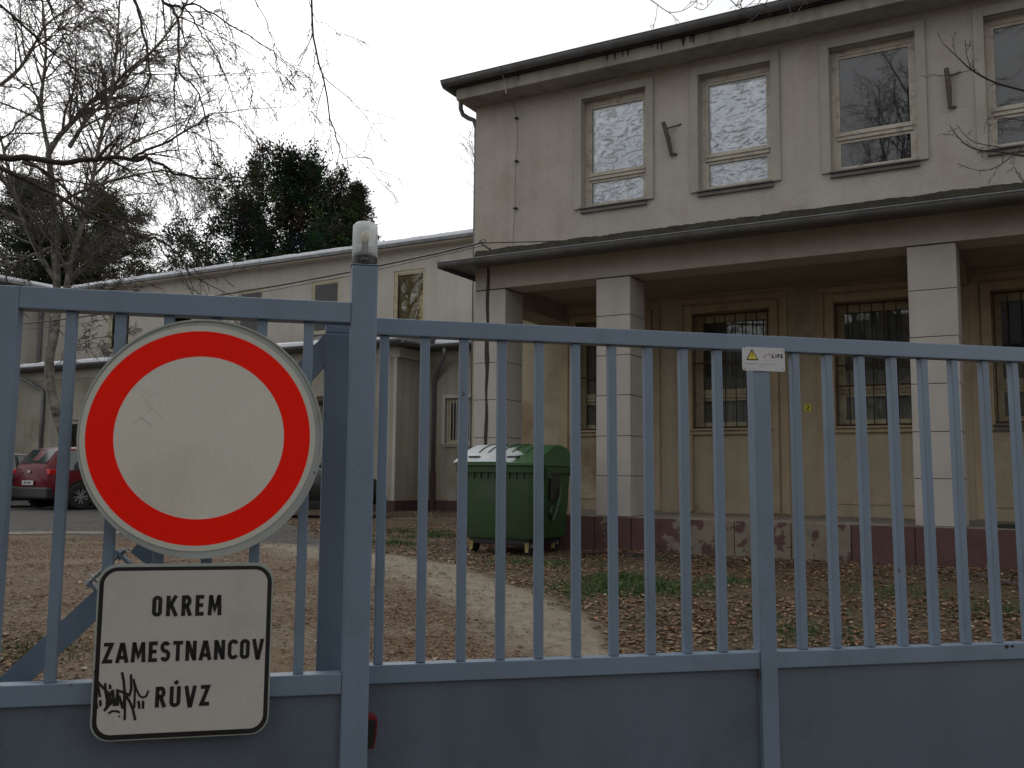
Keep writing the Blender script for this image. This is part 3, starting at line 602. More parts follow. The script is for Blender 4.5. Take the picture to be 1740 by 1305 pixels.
# lean-to roof with eaves that turn the corner
mb = MB(); e = .42; z0, z1 = 4.28, 4.40
def lean(mb, z0, z1, rise, off_=0):
    P = [(-24.8, A - e), (-7.80, A - e), (-7.80, B - e), (-1.9, B - e), (-1.9, W - .01), (-24.8, W - .01)]
    top = [(p[0] + (off_ if p[1] < B else 0) * 0, p[1], z1 + (rise if p[1] > B + .1 else 0)) for p in P]; bot = [(p[0], p[1], z0) for p in P]; n_ = 6
    mid = (-7.80, W - .01, z1 + rise)
    vs = bot + top + [mid]
    mb.add(vs, [(i, (i + 1) % n_, n_ + (i + 1) % n_, n_ + i) for i in range(n_)] + [tuple(range(n_ - 1, -1, -1)), (6, 7, 8, 12, 11), (8, 9, 10, 12)])
lean(mb, z0, z1, .42); mb.build('low_roof', M['zinc'], wing, off=wo)
mb = MB(); gutter(mb, -24.9, -7.74, A - e - .06, 4.36, .07); gutter(mb, -7.74, -1.9, B - e - .06, 4.36, .07); mb.tube([(-7.74, A - e - .06, 4.33), (-7.74, B - e - .06, 4.33)], .068, 10); mb.build('low_gutter', M['zinc'], wing, off=wo)
mb = MB()
def snowband(mb, u0, u1, v0, seed, w_=2.0, z=4.41):
    n_ = max(8, int((u1 - u0) * 10)); vs = []
    for i in range(n_ + 1):
        u = u0 + (u1 - u0) * i / n_; h = .10 + .035 * noise.noise(Vector((u * 1.4, 0, seed))) + .012 * noise.noise(Vector((u * 9, 0, seed)))
        vs += [(u, v0 + .01, z - .02), (u, v0, z + h * .7), (u, v0 + .12, z + h + .02), (u, v0 + w_, z + .34 + h)]
    mb.add(vs, [(i * 4 + k, (i + 1) * 4 + k, (i + 1) * 4 + k + 1, i * 4 + k + 1) for i in range(n_) for k in range(3)])
snowband(mb, -24.3, -7.84, A - e + .02, 3); snowband(mb, -7.7, -2.0, B - e + .04, 5, 1.3)
mb.build('low_roof_snow', M['snow'], wing, off=wo, smooth=True)
for (u0_, v_, pts) in ((0, 0, [(-7.35, B - e - .02, 4.28), (-7.35, B - e - .02, 4.13), (-7.45, B - .34, 4.0), (-7.80, B - .12, 3.62), (-7.9, B - .08, 3.5), (-7.9, B - .08, 1.0)]), (0, 0, [(-23.75, A - e - .03, 4.30), (-23.7, A - e - .03, 4.12), (-23.3, A - .25, 3.95), (-22.75, A - .08, 3.62), (-22.7, A - .08, 3.45), (-22.7, A - .08, .1)])):
    MB().tube(pts, .055, 10).build('downpipe', M['zinc'], wing, off=wo, smooth=True)
MB().tube([(-7.9, B - .08, 1.05), (-7.9, B - .08, 0)], .075, 10).build('pipe_boot', M['wingplinth'], wing, off=wo)
MB().tube([(-26.78, W - .1, 7.5), (-26.78, W - .1, 4.7)], .05, 8).tube([(-26.3, W - .06, 7.5), (-26.3, W - .06, 4.7)], .03, 6).build('upper_downpipe', M['zinc'], wing, off=wo)
fo = window(wing, wo, -7.58, -6.55, 1.77, 2.98, B, 'plain', trimw=.09, frame='framey', tr='wing', depth=.16)
q = MB()
for i in range(11): u = -7.53 + i * .093; q.tube([(u, B + .03, 1.79), (u, B + .03, 2.95)], .011, 5)
q.build('window_bars', M['whiteiron'], fo, off=wo)
fo = window(wing, wo, -21.5, -20.7, 1.45, 2.62, A, 'plain', trimw=0, frame='frame', depth=.16)
# door with a small canopy
mb = MB(); mb.box(-10.6, -9.73, A + .06, A + .11, .1, 2.75, ch=.01); d_ = mb.build('entrance_door', M['whiteiron'], wing, off=wo)
mb = MB(); mb.box(-10.5, -9.83, A + .045, A + .058, 1.0, 2.6); mb.build('door_glass', M['carglass'], d_, off=wo)
q = MB()
for i in range(7): u = -10.5 + i * .11; q.box(u - .012, u + .012, A + .02, A + .04, .3, 2.7)
q.build('door_bars', M['whiteiron'], d_, off=wo)
mb = MB(); mb.add([(-10.85, A - .7, 2.82), (-9.5, A - .7, 2.82), (-9.5, A, 2.82), (-10.85, A, 2.82), (-10.85, A - .7, 2.87), (-9.5, A - .7, 2.87), (-9.5, A, 3.05), (-10.85, A, 3.05)], [(0, 3, 2, 1), (4, 5, 6, 7), (0, 1, 5, 4), (1, 2, 6, 5), (2, 3, 7, 6), (3, 0, 4, 7)]); mb.build('door_canopy', M['rust'], wing, off=wo)

# side wing at the far left, its eaves running towards the viewer
so_ = (-26.9, 7, 0)
side = empty('left_wing', bw(*so_), RZ, 'pale wing at the left picture edge with snowy eaves running forward', 'building')
MB().box(-36, -26.92, 3, 17, 0, 7.7).build('wall', M['wing'], side, off=so_)
MB().box(-36.4, -26.35, 2.6, 17.2, 7.78, 7.90, ch=.02).build('roof', M['zinc'], side, off=so_)
MB().box(-36.3, -26.4, 2.7, 17.1, 7.90, 8.02, ch=.04).build('roof_snow', M['snow'], side, off=so_)

# ------------------------------------------------------------------ refuse container
bo = bw(.44, -.66, -.01); binr = empty('wheeled_bin', bo, RZ, 'green four wheeled refuse container with a snow patched domed lid', 'bin')
W2, D2 = .53, .52
def taper(z, w0, d0, w1, d1, zz0=.2, zz1=1.05):
    k = (z - zz0) / (zz1 - zz0); return w0 + (w1 - w0) * k, d0 + (d1 - d0) * k
def rrect(hw, hd, r_, n_=5):
    P = []
    for cx, cy, a0 in ((hw - r_, hd - r_, 0), (-hw + r_, hd - r_, 90), (-hw + r_, -hd + r_, 180), (hw - r_, -hd + r_, 270)):
        for k in range(n_ + 1): a = R(a0 + 90 * k / n_); P.append((cx + r_ * math.cos(a), cy + r_ * math.sin(a)))
    return P
mb = MB(); lev = [(.20, .84), (.205, .90), (.26, .93), (.90, .99), (1.0, 1.0), (1.0, 1.06), (1.075, 1.07), (1.09, 1.05)]
vs = []; n_ = 24
for z, k in lev: vs += [(p[0], p[1], z) for p in rrect(W2 * k, D2 * k, .07)]
mb.add(vs, [(i * n_ + k, i * n_ + (k + 1) % n_, (i + 1) * n_ + (k + 1) % n_, (i + 1) * n_ + k) for i in range(len(lev) - 1) for k in range(n_)] + [tuple(range(n_ - 1, -1, -1)), tuple(range((len(lev) - 1) * n_, len(lev) * n_))])
sm(mb.build('body', M['bin'], binr), 35)
for i in range(9): u = -.40 + i * .1; MB().box(u - .006, u + .006, -D2 * 1.04, -D2 * .97, .93, 1.0).build('rim_rib', M['bin'], binr)
# lid: flat front flap then a barrel top, profile in (y,z)
prof = [(-.58, 1.085), (-.58, 1.115), (-.45, 1.175), (-.30, 1.235), (-.18, 1.29), (-.03, 1.335), (.13, 1.35), (.29, 1.32), (.42, 1.25), (.53, 1.15), (.56, 1.085)]
mb = MB(); hw = .575; vs = []
for x in (-hw, -hw + .03, hw - .03, hw):
    k = .97 if abs(x) > hw - .01 else 1
    vs += [(x, p[0] * k, 1.085 + (p[1] - 1.085) * k) for p in prof]
m_ = len(prof)
mb.add(vs, [(i * m_ + k, (i + 1) * m_ + k, (i + 1) * m_ + k + 1, i * m_ + k + 1) for i in range(3) for k in range(m_ - 1)] + [tuple(range(m_)), tuple(range(4 * m_ - 1, 3 * m_ - 1, -1))])
lid = sm(mb.build('lid', M['binlid'], binr), 30)
mb = MB()
for x in (-.36, -.22, -.02, .12, .30):
    for p, q in zip(prof[3:-1], prof[4:]): mb.add([(x - .012, p[0], p[1] - .01), (x + .012, p[0], p[1] - .01), (x + .012, q[0], q[1] - .01), (x - .012, q[0], q[1] - .01), (x - .008, p[0], p[1] + .020), (x + .008, p[0], p[1] + .020), (x + .008, q[0], q[1] + .020), (x - .008, q[0], q[1] + .020)], [(4, 5, 6, 7), (0, 4, 7, 3), (5, 1, 2, 6), (0, 1, 5, 4)])
mb.build('lid_ribs', M['ribs'], lid)
mb = MB(); nu, nv = 40, 26; vs = []; fs = []
def pz(y):
    for p, q in zip(prof, prof[1:]):
        if p[0] <= y <= q[0] and q[0] > p[0]: return p[1] + (q[1] - p[1]) * (y - p[0]) / (q[0] - p[0])
    return 1.1
grid = {}
for j in range(nv + 1):
    for i in range(nu + 1):
        x = -.565 + 1.06 * i / nu; y = -.575 + .68 * j / nv
        lim = .06 - .75 * max(0, x + .25) - .12 * noise.noise(Vector((x * 7, y * 7, 2)))
        h = .010 + .002 * noise.noise(Vector((x * 5, y * 5, 0)))
        inslot = False
        if y > -.36: lim2 = lim
        else: lim2 = 9 if x < .26 + .07 * noise.noise(Vector((y * 20, 0, 1))) else -9
        ok = y < lim2 and not inslot
        grid[i, j] = len(vs); vs.append((x, y, pz(y) + (h if ok else -.02)))
for j in range(nv):
    for i in range(nu): fs.append((grid[i, j], grid[i + 1, j], grid[i + 1, j + 1], grid[i, j + 1]))
mb.add(vs, fs); mb.build('snow_patch', M['thin_snow'], binr, smooth=True)
for sx in (-.33, .22): MB().box(sx - .08, sx + .07, -.47, -.41, pz(-.45) - .02, pz(-.43) + .017).build('handle_slot', M['blackplastic'], lid)
mb = MB(); mb.box(W2 * 1.0, W2 * 1.02 + .006, -.10, .16, .66, 1.03, ch=.01); mb.build('side_recess', M['blackplastic'], binr)
mb = MB(); mb.tube([(W2 + .02, .15, .84), (W2 + .045, .12, .74), (W2 + .05, -.02, .52), (W2 + .03, -.06, .42)], [.016, .018, .022, .02], 8).lathe([(.001, -.02), (.075, -.02), (.085, 0), (.075, .02), (.001, .02)], (W2 + .0, .0, .52), 14, axis='x'); mb.build('lifting_arm', M['bin'], binr)
mb = MB(); mb.box(W2 * .98, W2 + .10, -.30, -.20, .93, 1.06, ch=.015).lathe([(.001, 0), (.045, 0), (.045, .1), (.001, .1)], (W2 + .0, -.25, 1.0), 12, axis='x'); mb.build('lid_hinge', M['bin'], binr)
mb = MB(); mb.lathe([(.001, 0), (.045, 0), (.045, .09), (.001, .09)], (-W2 - .10, -.2, 1.0), 12, axis='x'); mb.box(-W2 - .09, -W2, -.32, -.1, .82, 1.04, ch=.04); mb.build('trunnion', M['bin'], binr)
mb = MB(); mb.box(W2 * .9, W2 + .02, D2 * .9, D2 + .14, .97, 1.0).box(W2 * .9, W2 + .02, D2 + .10, D2 + .14, .9, 1.08, ch=.01); mb.build('rear_handle', M['binlid'], binr)
mb = MB(); mb.box(-W2 * .8, W2 * .8, -D2 * .8, D2 * .8, .13, .205, ch=.01); mb.build('undercarriage', M['blackplastic'], binr)
for sx in (-1, 1):
    for sy in (-1, 1):
        cx, cy = sx * .39, sy * .34
        wz = gz(*(bo + ud * cx + vd * cy).xy) - bo.z
        f_ = MB(); f_.box(cx - .035, cx + .035, cy - .03, cy + .03, wz + .09, .16, ch=.008); c_ = f_.build('castor', M['steel'], binr)
        MB().lathe([(.03, -.024), (.085, -.024), (.1, -.012), (.1, .012), (.085, .024), (.03, .024)], (cx, cy + .01, wz + .098), 18, axis='x').build('wheel', M['rubber'], c_)
        q = MB(); q.add([(cx - .035, cy - .07, wz + .17), (cx + .03, cy - .07, wz + .17), (cx + .045, cy - .125, wz + .05), (cx + .01, cy - .125, wz + .04), (cx - .035, cy - .055, wz + .17), (cx + .03, cy - .055, wz + .17), (cx + .045, cy - .11, wz + .05), (cx + .01, cy - .11, wz + .04)], [(0, 1, 2, 3), (7, 6, 5, 4), (0, 4, 5, 1), (1, 5, 6, 2), (2, 6, 7, 3), (3, 7, 4, 0)]); q.build('brake_pedal', M['brake'], c_)

# ------------------------------------------------------------------ cars (x = forward, origin at rear axle ground centre)
def make_car(name, label, paint, L_, Wd, H, suv, loc, az):
    """profile lofted body; x runs from the rear bumper (0) to the nose (L_)"""
    root = empty(name, loc, math.pi / 2 - az, label, 'car', 'cars parked in front of the rear wing')
    hw = Wd / 2; belt = .60 * H if suv else .62 * H; sillz = .24 if suv else .20
    st = [(0.0, .80, .50, .78), (.05, .90, .36, .93), (.14, .95, .30, 1.0), (.34, .98, sillz, 1.0), (.62, 1, sillz, 1), (.95, 1, sillz, 1), (1.4, 1, sillz, 1), (1.9, 1, sillz, 1), (2.4, 1, sillz, 1), (2.75, 1, sillz, 1), (3.1, .995, sillz, .99), (L_ - .62, .98, sillz, .96), (L_ - .30, .93, .28, .90), (L_ - .10, .84, .34, .80), (L_, .68, .44, .62)]
    top = [(0, .66 * H), (.05, .70 * H), (.14, .78 * H), (.34, .93 * H), (.62, .985 * H), (.95, 1.0 * H), (1.4, 1.0 * H), (1.9, .985 * H), (2.4, .925 * H), (2.75, .80 * H), (3.1, .69 * H), (L_ - .62, .63 * H), (L_ - .30, .58 * H), (L_ - .10, .52 * H), (L_, .42 * H)]
    if not suv: top[:4] = [(0, .60 * H), (.05, .63 * H), (.14, .68 * H), (.34, .78 * H)]
    rows = []
    for (x, wk, zb, bk), (_, zt_) in zip(st, top):
        zbelt = min(belt * bk, zt_ - .02); roofk = .76 if zt_ > .8 * H else (.84 if zt_ > .66 * H else .90)
        w_ = hw * wk
        P = [(0, zb), (w_ * .8, zb), (w_ * .97, zb + .06), (w_ * 1.0, zb + .20 if zb + .2 < zbelt else (zb + zbelt) / 2), (w_ * 1.0, (zb + zbelt) * .55), (w_ * .97, zbelt), (w_ * (roofk + .97) / 2 + .012, (zbelt + zt_) / 2 + .01), (w_ * roofk, zt_ - .045), (w_ * (roofk - .14), zt_ - .008), (0, zt_ + .012)]
        rows.append([(x, y, z) for y, z in P])
    m_ = 10; body = MB(); glass = []
    for sg in (1, -1):
        vs = [(p[0], p[1] * sg, p[2]) for r_ in rows for p in r_]
        fs = []
        for i in range(len(rows) - 1):
            for k in range(m_ - 1):
                f_ = (i * m_ + k, (i + 1) * m_ + k, (i + 1) * m_ + k + 1, i * m_ + k + 1)
                fs.append(f_ if sg < 0 else f_[::-1])
        body.add(vs, fs)
        body.add([vs[k] for k in range(m_)], [tuple(range(m_))]); body.add([vs[(len(rows) - 1) * m_ + k] for k in range(m_)], [tuple(range(m_))])
    bo_ = body.build('body', paint, root); sm(bo_, 50)
    import bmesh
    bm = bmesh.new(); bm.from_mesh(bo_.data); bmesh.ops.remove_doubles(bm, verts=bm.verts, dist=.0005); bmesh.ops.recalc_face_normals(bm, faces=bm.faces); bm.to_mesh(bo_.data); bm.free(); sm(bo_, 50)
    def patch(i0, i1, k0, k1, sg, out, name, m, inset=.07):
        """a glass area laid over loft cells i0..i1, k0..k1 with rounded inset"""
        q = MB(); c = []
        def S(i, k):
            i0_, k0_ = int(min(i, len(rows) - 1.001)), int(min(k, m_ - 1.001)); a, b_ = i - i0_, k - k0_
            p = [Vector(rows[i0_ + di][k0_ + dk]) for di in (0, 1) for dk in (0, 1)]
            return (p[0] * (1 - a) * (1 - b_) + p[1] * (1 - a) * b_ + p[2] * a * (1 - b_) + p[3] * a * b_)
        n1, n2 = 8, 4
        for a in range(n1 + 1):
            for b_ in range(n2 + 1):
                p = S(i0 + (i1 - i0) * a / n1, k0 + (k1 - k0) * b_ / n2); y = p.y
                c.append((p.x + out[0], (y + out[1]) * sg, p.z + out[2]))
        q.add(c, [(a * (n2 + 1) + b_, (a + 1) * (n2 + 1) + b_, (a + 1) * (n2 + 1) + b_ + 1, a * (n2 + 1) + b_ + 1) for a in range(n1) for b_ in range(n2)])
        return sm(q.build(name, m, root), 60)
    for sg in (1, -1):
        patch(3.4, 5.9, 5.1, 6.8, sg, (0, .012, .004), 'side_window', M['carglass'])
        patch(6.1, 8.3, 5.1, 6.8, sg, (0, .012, .004), 'side_window', M['carglass'])
    q = MB(); ya = hw * .62; r0, r1 = (top[1], top[3]) if suv else (top[2], top[4])
    for nm, (xa, za), (xb, zb_), wa, wb in (('rear_window', (r0[0] + .02, r0[1] + .03), (r1[0] + .02, r1[1] + .0), .66, .60), ('windscreen', (3.02, .72 * H), (2.44, .93 * H), .76, .62)):
        q = MB(); q.quad((xa, -hw * wa, za + .02), (xa, hw * wa, za + .02), (xb, hw * wb, zb_ + .03), (xb, -hw * wb, zb_ + .03)); q.build(nm, M['carglass'], root)
    # cladding, bumpers
    q = MB(); q.box(-.035, .30, -hw * .93, hw * .93, .27, .56, ch=.05); q.build('rear_bumper', M['blackplastic'] if suv else paint, root)
    q = MB(); q.box(L_ - .22, L_ + .02, -hw * .78, hw * .78, .24, .52, ch=.06); q.build('front_bumper', M['blackplastic'] if suv else paint, root)
    for sg in (1, -1):
        q = MB(); q.box(.02, .20, sg * hw * .62, sg * hw * .93, .60 * H - .08, .60 * H + .06, ch=.02); q.build('taillight', M['taillight'], root)
        q = MB(); q.box(L_ - .24, L_ - .02, sg * hw * .45, sg * hw * .78, .40 * H, .48 * H, ch=.03); q.build('headlight', M['headlight'], root)
        q = MB(); q.box(2.35, 2.55, sg * (hw + .02), sg * (hw + .19), belt + .02, belt + .15, ch=.03); q.build('wing_mirror', M['blackplastic'], root)
        q = MB(); q.box(.9, L_ - 1.15, sg * (hw - .05), sg * (hw + .015), sillz - .01, sillz + .16, ch=.02); q.build('side_sill', M['blackplastic'], root)
        for x in (.80, L_ - .85):
            q = MB(); n2 = 14; y0 = sg * (hw - .10); y1 = sg * (hw + .022)
            ar = [(x + .40 * math.cos(R(a)), .33 + .40 * math.sin(R(a))) for a in [-8 + 196 * k / n2 for k in range(n2 + 1)]]; ai = [(x + .33 * math.cos(R(a)), .33 + .33 * math.sin(R(a))) for a in [188 - 196 * k / n2 for k in range(n2 + 1)]]
            q.prism(ar, y0, sg * (hw + .006)); q.build('wheel_arch', M['blackplastic'], root)
            q = MB(); q.lathe([(.19, -.11), (.30, -.11), (.325, -.08), (.33, 0), (.325, .08), (.30, .11), (.19, .11)], (x, sg * (hw - .06), .33), 28, axis='y'); wl = sm(q.build('wheel', M['rubber'], root), 40)
            q = MB(); yo = sg * (hw + .03)
            q.lathe([(.205, -.01), (.215, 0), (.205, .01), (.19, 0)], (x, yo, .33), 24, axis='y')
            for k in range(10):
                a = 2 * math.pi * k / 10 + .15 * (k % 2); p0 = Vector((math.cos(a), math.sin(a))); pp = Vector((-p0.y, p0.x))
                q.prism([(x + p0.x * .04 + pp.x * .014, .33 + p0.y * .04 + pp.y * .014), (x + p0.x * .205 + pp.x * .018, .33 + p0.y * .205 + pp.y * .018), (x + p0.x * .205 - pp.x * .018, .33 + p0.y * .205 - pp.y * .018), (x + p0.x * .04 - pp.x * .014, .33 + p0.y * .04 - pp.y * .014)], yo - .012, yo + .008)
            q.lathe([(.001, -.01), (.045, -.01), (.045, .012), (.001, .012)], (x, yo, .33), 12, axis='y'); q.build('rim', M['alloy'], wl)
            MB().lathe([(.001, 0), (.2, 0)], (x, sg * (hw + .005), .33), 20, axis='y').build('brake_disc', M['darkiron'], wl)
    MB().box(-.05, -.035, -.24, .24, .60 if suv else .52, .71 if suv else .63, ch=.004).build('number_plate', M['plate'], root)
    q = MB()
    for k in range(7): q.ribbon([(0, 0), (0, .055)], .018, 0)
    q = MB(); zz = .63 if suv else .55
    for k in range(7):
        y = -.17 + k * .055; q.box(-.0535, -.0505, y, y + .012, zz, zz + .055).box(-.0535, -.0505, y + .012, y + .034, zz + (.043 if k % 2 else .0), zz + (.055 if k % 2 else .012)).box(-.0535, -.0505, y + .026, y + .036, zz, zz + .055) if k % 3 else q.box(-.0535, -.0505, y + .012, y + .024, zz, zz + .055)
    q.build('plate_characters', M['black'], root)
    MB().box(-.035, -.02, -.06, .06, .56 * H + .02, .56 * H + .08, ch=.01).build('badge', M['alloy'], root)
    return root
p = ghit(47, 866); azr = R(33)
make_car('red_car', 'dark red compact car with black bumper, tail towards the gate', M['carred'], 4.0, 1.76, 1.56, True, (p.x, p.y, gz(p.x, p.y)), azr)
p = ghit(655, 880); azb = R(82); fw_ = Vector((math.sin(azb), math.cos(azb), 0)); q_ = Vector((p.x, p.y, 0)) - fw_ * 4.35 + Vector((-fw_.y, fw_.x, 0)) * .62
make_car('black_car', 'black car half hidden behind the round sign, nose to the right', M['carblack'], 4.35, 1.76, 1.50, False, (q_.x, q_.y, gz(q_.x, q_.y)), azb)
make_car('dark_car', 'dark grey car parked behind the red one, only its edge showing', M['cardark'], 4.2, 1.76, 1.42, False, (-14.3, 23.9, 0), R(33))

# ------------------------------------------------------------------ gate
G = Vector((7073, 1600, 0)).normalized(); GN = Vector((-G.y, G.x, 0)); LEAN = R(1.2)
GU = Vector((0, 0, math.cos(LEAN))) + GN * math.sin(LEAN); GW = G.cross(GU) * -1
GW = GU.cross(G)                               # away from the viewer
P0 = Vector(((608 - 870) / 1600 * 2.8, 2.8, .95))
def gw(s_, w_, t_): return P0 + G * s_ + GW * w_ + GU * t_
GROT = Matrix((G, GW, GU)).transposed().to_4x4()
def gempty(name, s_, w_, t_, label, cat, group=None):
    o = empty(name, (0, 0, 0), 0, label, cat, group); o.rotation_euler = GROT.to_euler(); o.location = gw(s_, w_, t_); return o
def gp(x, y, w_=0):
    d = ray(x, y); tt = ((P0 + GW * w_ - CAM).dot(GW)) / d.dot(GW); P = CAM + d * tt - P0; return (P.dot(G), P.dot(GU))
GB = -1.50
def gbox(root, name, x0, x1, y0, y1, z0, z1, o, m='gate', ch=.003): return MB().box(x0, x1, y0, y1, z0, z1, ch=ch).build(name, M[m], root, off=o)
# post
o = (.01, .0, GB); post = gempty('gate_post', *o, 'square blue grey steel post between the two gate sections, topped by a lamp', 'gate post')
gbox(post, 'shaft', -.027, .051, -.003, .075, GB - .1, .632, o, ch=.005); gbox(post, 'cap', -.028, .052, -.004, .076, .6325, .637, o, ch=.002)
MB().box(-.09, .11, -.06, .13, GB - .02, GB + .03, ch=.004).build('foot_plate', M['gate'], post, off=o)
# fixed panel, left
o = (-.5, 0, GB); fx = gempty('fixed_gate_panel', *o, 'fixed blue grey gate panel on the left, carrying both white signs', 'gate')
gbox(fx, 'top_rail', -.945, -.0275, 0, .055, .454, .517, o)
gbox(fx, 'end_stile', -1.03, -.9452, -.001, .058, GB, .517, o); gbox(fx, 'bottom_rail', -.945, -.0275, 0, .055, -.63, -.572, o)
gbox(fx, 'end_post', -1.10, -1.032, -.02, .06, GB - .1, .70, o, ch=.005)
for s_ in (-.810, -.6785, -.547, -.4155, -.2845, -.150): gbox(fx, 'bar', s_ - .0145, s_ + .0145, .014, .041, -.5719, .4539, o)
gbox(fx, 'sheet', -.945, -.0285, .012, .016, GB + .08, -.6305, o, 'gate_sheet_shaded', 0); gbox(fx, 'base_rail', -.945, -.0275, 0, .055, GB + .02, GB + .0795, o)
# sliding gate, right, with its tail behind the fixed panel
D0 = .15; o = (1.0, D0, GB); sg_ = gempty('sliding_gate', *o, 'long blue grey sliding gate of vertical bars filling the right, solid lower panel', 'gate')
gbox(sg_, 'top_rail', -.097, 3.6, D0, D0 + .05, .447, .5015, o)
xs = [.0905, .2218, .3488, .4756, .6018, .728, .856, .985, 1.1135, 1.241, None, 1.536, 1.665, 1.795, 1.926, 2.054, 2.181, 2.312, 2.44, 2.57, None, 2.85, 2.98, 3.11, 3.24, 3.37]
for s_ in xs:
    if s_ is None: continue
    gbox(sg_, 'bar', s_ - .0145, s_ + .0145, D0 + .01, D0 + .04, -.5774, .4469, o, ch=.004)
for s_ in (1.3965, 2.71):
    gbox(sg_, 'mid_stile', s_ - .031, s_ + .029, D0 - .006, D0 + .052, GB + .1, .4468, o, ch=.004)
for a, b_ in ((-.0138, 1.3650), (1.4262, 2.678), (2.7395, 3.6)): gbox(sg_, 'bottom_rail', a, b_, D0, D0 + .05, -.634, -.578, o)
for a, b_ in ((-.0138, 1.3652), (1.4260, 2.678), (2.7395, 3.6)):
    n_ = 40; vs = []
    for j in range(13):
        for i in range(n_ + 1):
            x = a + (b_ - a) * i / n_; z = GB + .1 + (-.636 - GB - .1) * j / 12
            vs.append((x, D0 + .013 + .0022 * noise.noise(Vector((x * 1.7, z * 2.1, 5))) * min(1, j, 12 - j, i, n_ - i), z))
    MB().add(vs, [(j * (n_ + 1) + i, j * (n_ + 1) + i + 1, (j + 1) * (n_ + 1) + i + 1, (j + 1) * (n_ + 1) + i) for j in range(12) for i in range(n_)]).build('sheet', M['gate_sheet_shaded'], sg_, off=o, smooth=True)
gbox(sg_, 'base_rail', -1.2, 3.6, D0, D0 + .06, GB + .02, GB + .0995, o)
gbox(sg_, 'tail_stile', -.097, -.0140, D0, D0 + .05, GB + .1, .4468, o, ch=.004)
def gslant(name, p, q, wd, y0, y1, m='gate'):
    a = gp(*p, D0); b_ = gp(*q, D0); d = Vector((b_[0] - a[0], b_[1] - a[1])).normalized(); n_ = Vector((-d.y, d.x)) * wd / 2
    P = [(a[0] + n_.x, a[1] + n_.y), (b_[0] + n_.x, b_[1] + n_.y), (b_[0] - n_.x, b_[1] - n_.y), (a[0] - n_.x, a[1] - n_.y)]
    return MB().prism(P, y0, y1).build(name, M[m], sg_, off=o)
gslant('lower_brace', (-40, 1215), (176, 1015), .066, D0 + .004, D0 + .046)
gslant('upper_brace', (236, 950), (580, 562), .066, D0 + .004, D0 + .046)
mb = MB(); a = gp(146, 993, D0); b_ = gp(210, 934, D0); mb.tube([(a[0], D0 + .02, a[1]), (b_[0], D0 + .02, b_[1])], .006, 8); mb.build('threaded_rod', M['steel'], sg_, off=o)
dv = Vector((b_[0] - a[0], 0, b_[1] - a[1])).normalized()
for (x, y, r_, l_) in ((147, 992, .012, .012), (157, 983, .019, .005), (196, 945, .019, .005), (206, 937, .012, .014), (216, 933, .008, .006)):
    c_ = gp(x, y, D0); c3 = Vector((c_[0], D0 + .02, c_[1])); MB().tube([c3 - dv * l_ / 2, c3 + dv * l_ / 2], r_, 6).build('nut', M['steel'], sg_, off=o)
# lug plates that carry the rod
for (x, y) in ((162, 1003), (208, 948)):
    c_ = gp(x, y, D0); cc = Vector((c_[0], 0, c_[1])); nn = Vector((-dv.z, 0, dv.x)); P = [cc + dv * .004 + nn * .03, cc + dv * .004 - nn * .03, cc - dv * .004 - nn * .03, cc - dv * .004 + nn * .03]
    MB().prism([(p.x, p.z) for p in P], D0, D0 + .045).build('lug_plate', M['gate'], sg_, off=o)
mb = MB(); mb.box(1.352, 1.358, D0 - .008, D0, -.662, -.640).box(2.32, 2.335, D0 - .0012, D0 + .002, -.595, -.583).box(2.345, 2.358, D0 - .0012, D0 + .002, -.592, -.584); mb.build('rust_spots', M['rust'], sg_, off=o)

# lamp on the post
o = (.012, .036, .637); lp = gempty('gate_lamp', *o, 'milky cylindrical warning lamp standing on top of the steel gate post', 'lamp')
def lloc(mb, name, m, **k): return mb.build(name, M[m], lp, **k)
mb = MB(); mb.lathe([(.001, .004), (.038, .004), (.0385, .008), (.0385, .027), (.037, .030), (.001, .030)], n=32); base = lloc(mb, 'base', 'blackplastic')
mb = MB(); mb.lathe([(.0415, .0), (.0415, .003), (.040, .0045), (.001, .0045)], n=24); lloc(mb, 'gasket', 'stain')
mb = MB(); mb.lathe([(.0345, .024), (.039, .030), (.0385, .09), (.0378, .128), (.030, .136), (.0295, .137), (.001, .138), (.001, .1355), (.029, .1345), (.0362, .127), (.0368, .09), (.0370, .031)], n=40); sm(lloc(mb, 'lens', 'lens'), 50)
mb = MB()
for k in range(8):
    a = 2 * math.pi * k / 8; mb.box(.0345 * math.cos(a) - .001, .0345 * math.cos(a) + .001, .0345 * math.sin(a) - .001, .0345 * math.sin(a) + .001, .035, .12)
lloc(mb, 'lens_ribs', 'signwhite')
mb = MB(); mb.lathe([(.034, .030), (.034, .040), (.012, .043), (.010, .078), (.001, .078)], n=20); lloc(mb, 'socket', 'blackplastic')
mb = MB(); mb.lathe([(.009, .078), (.013, .084), (.014, .096), (.010, .105), (.001, .108)], n=20); lloc(mb, 'bulb', 'bulb')

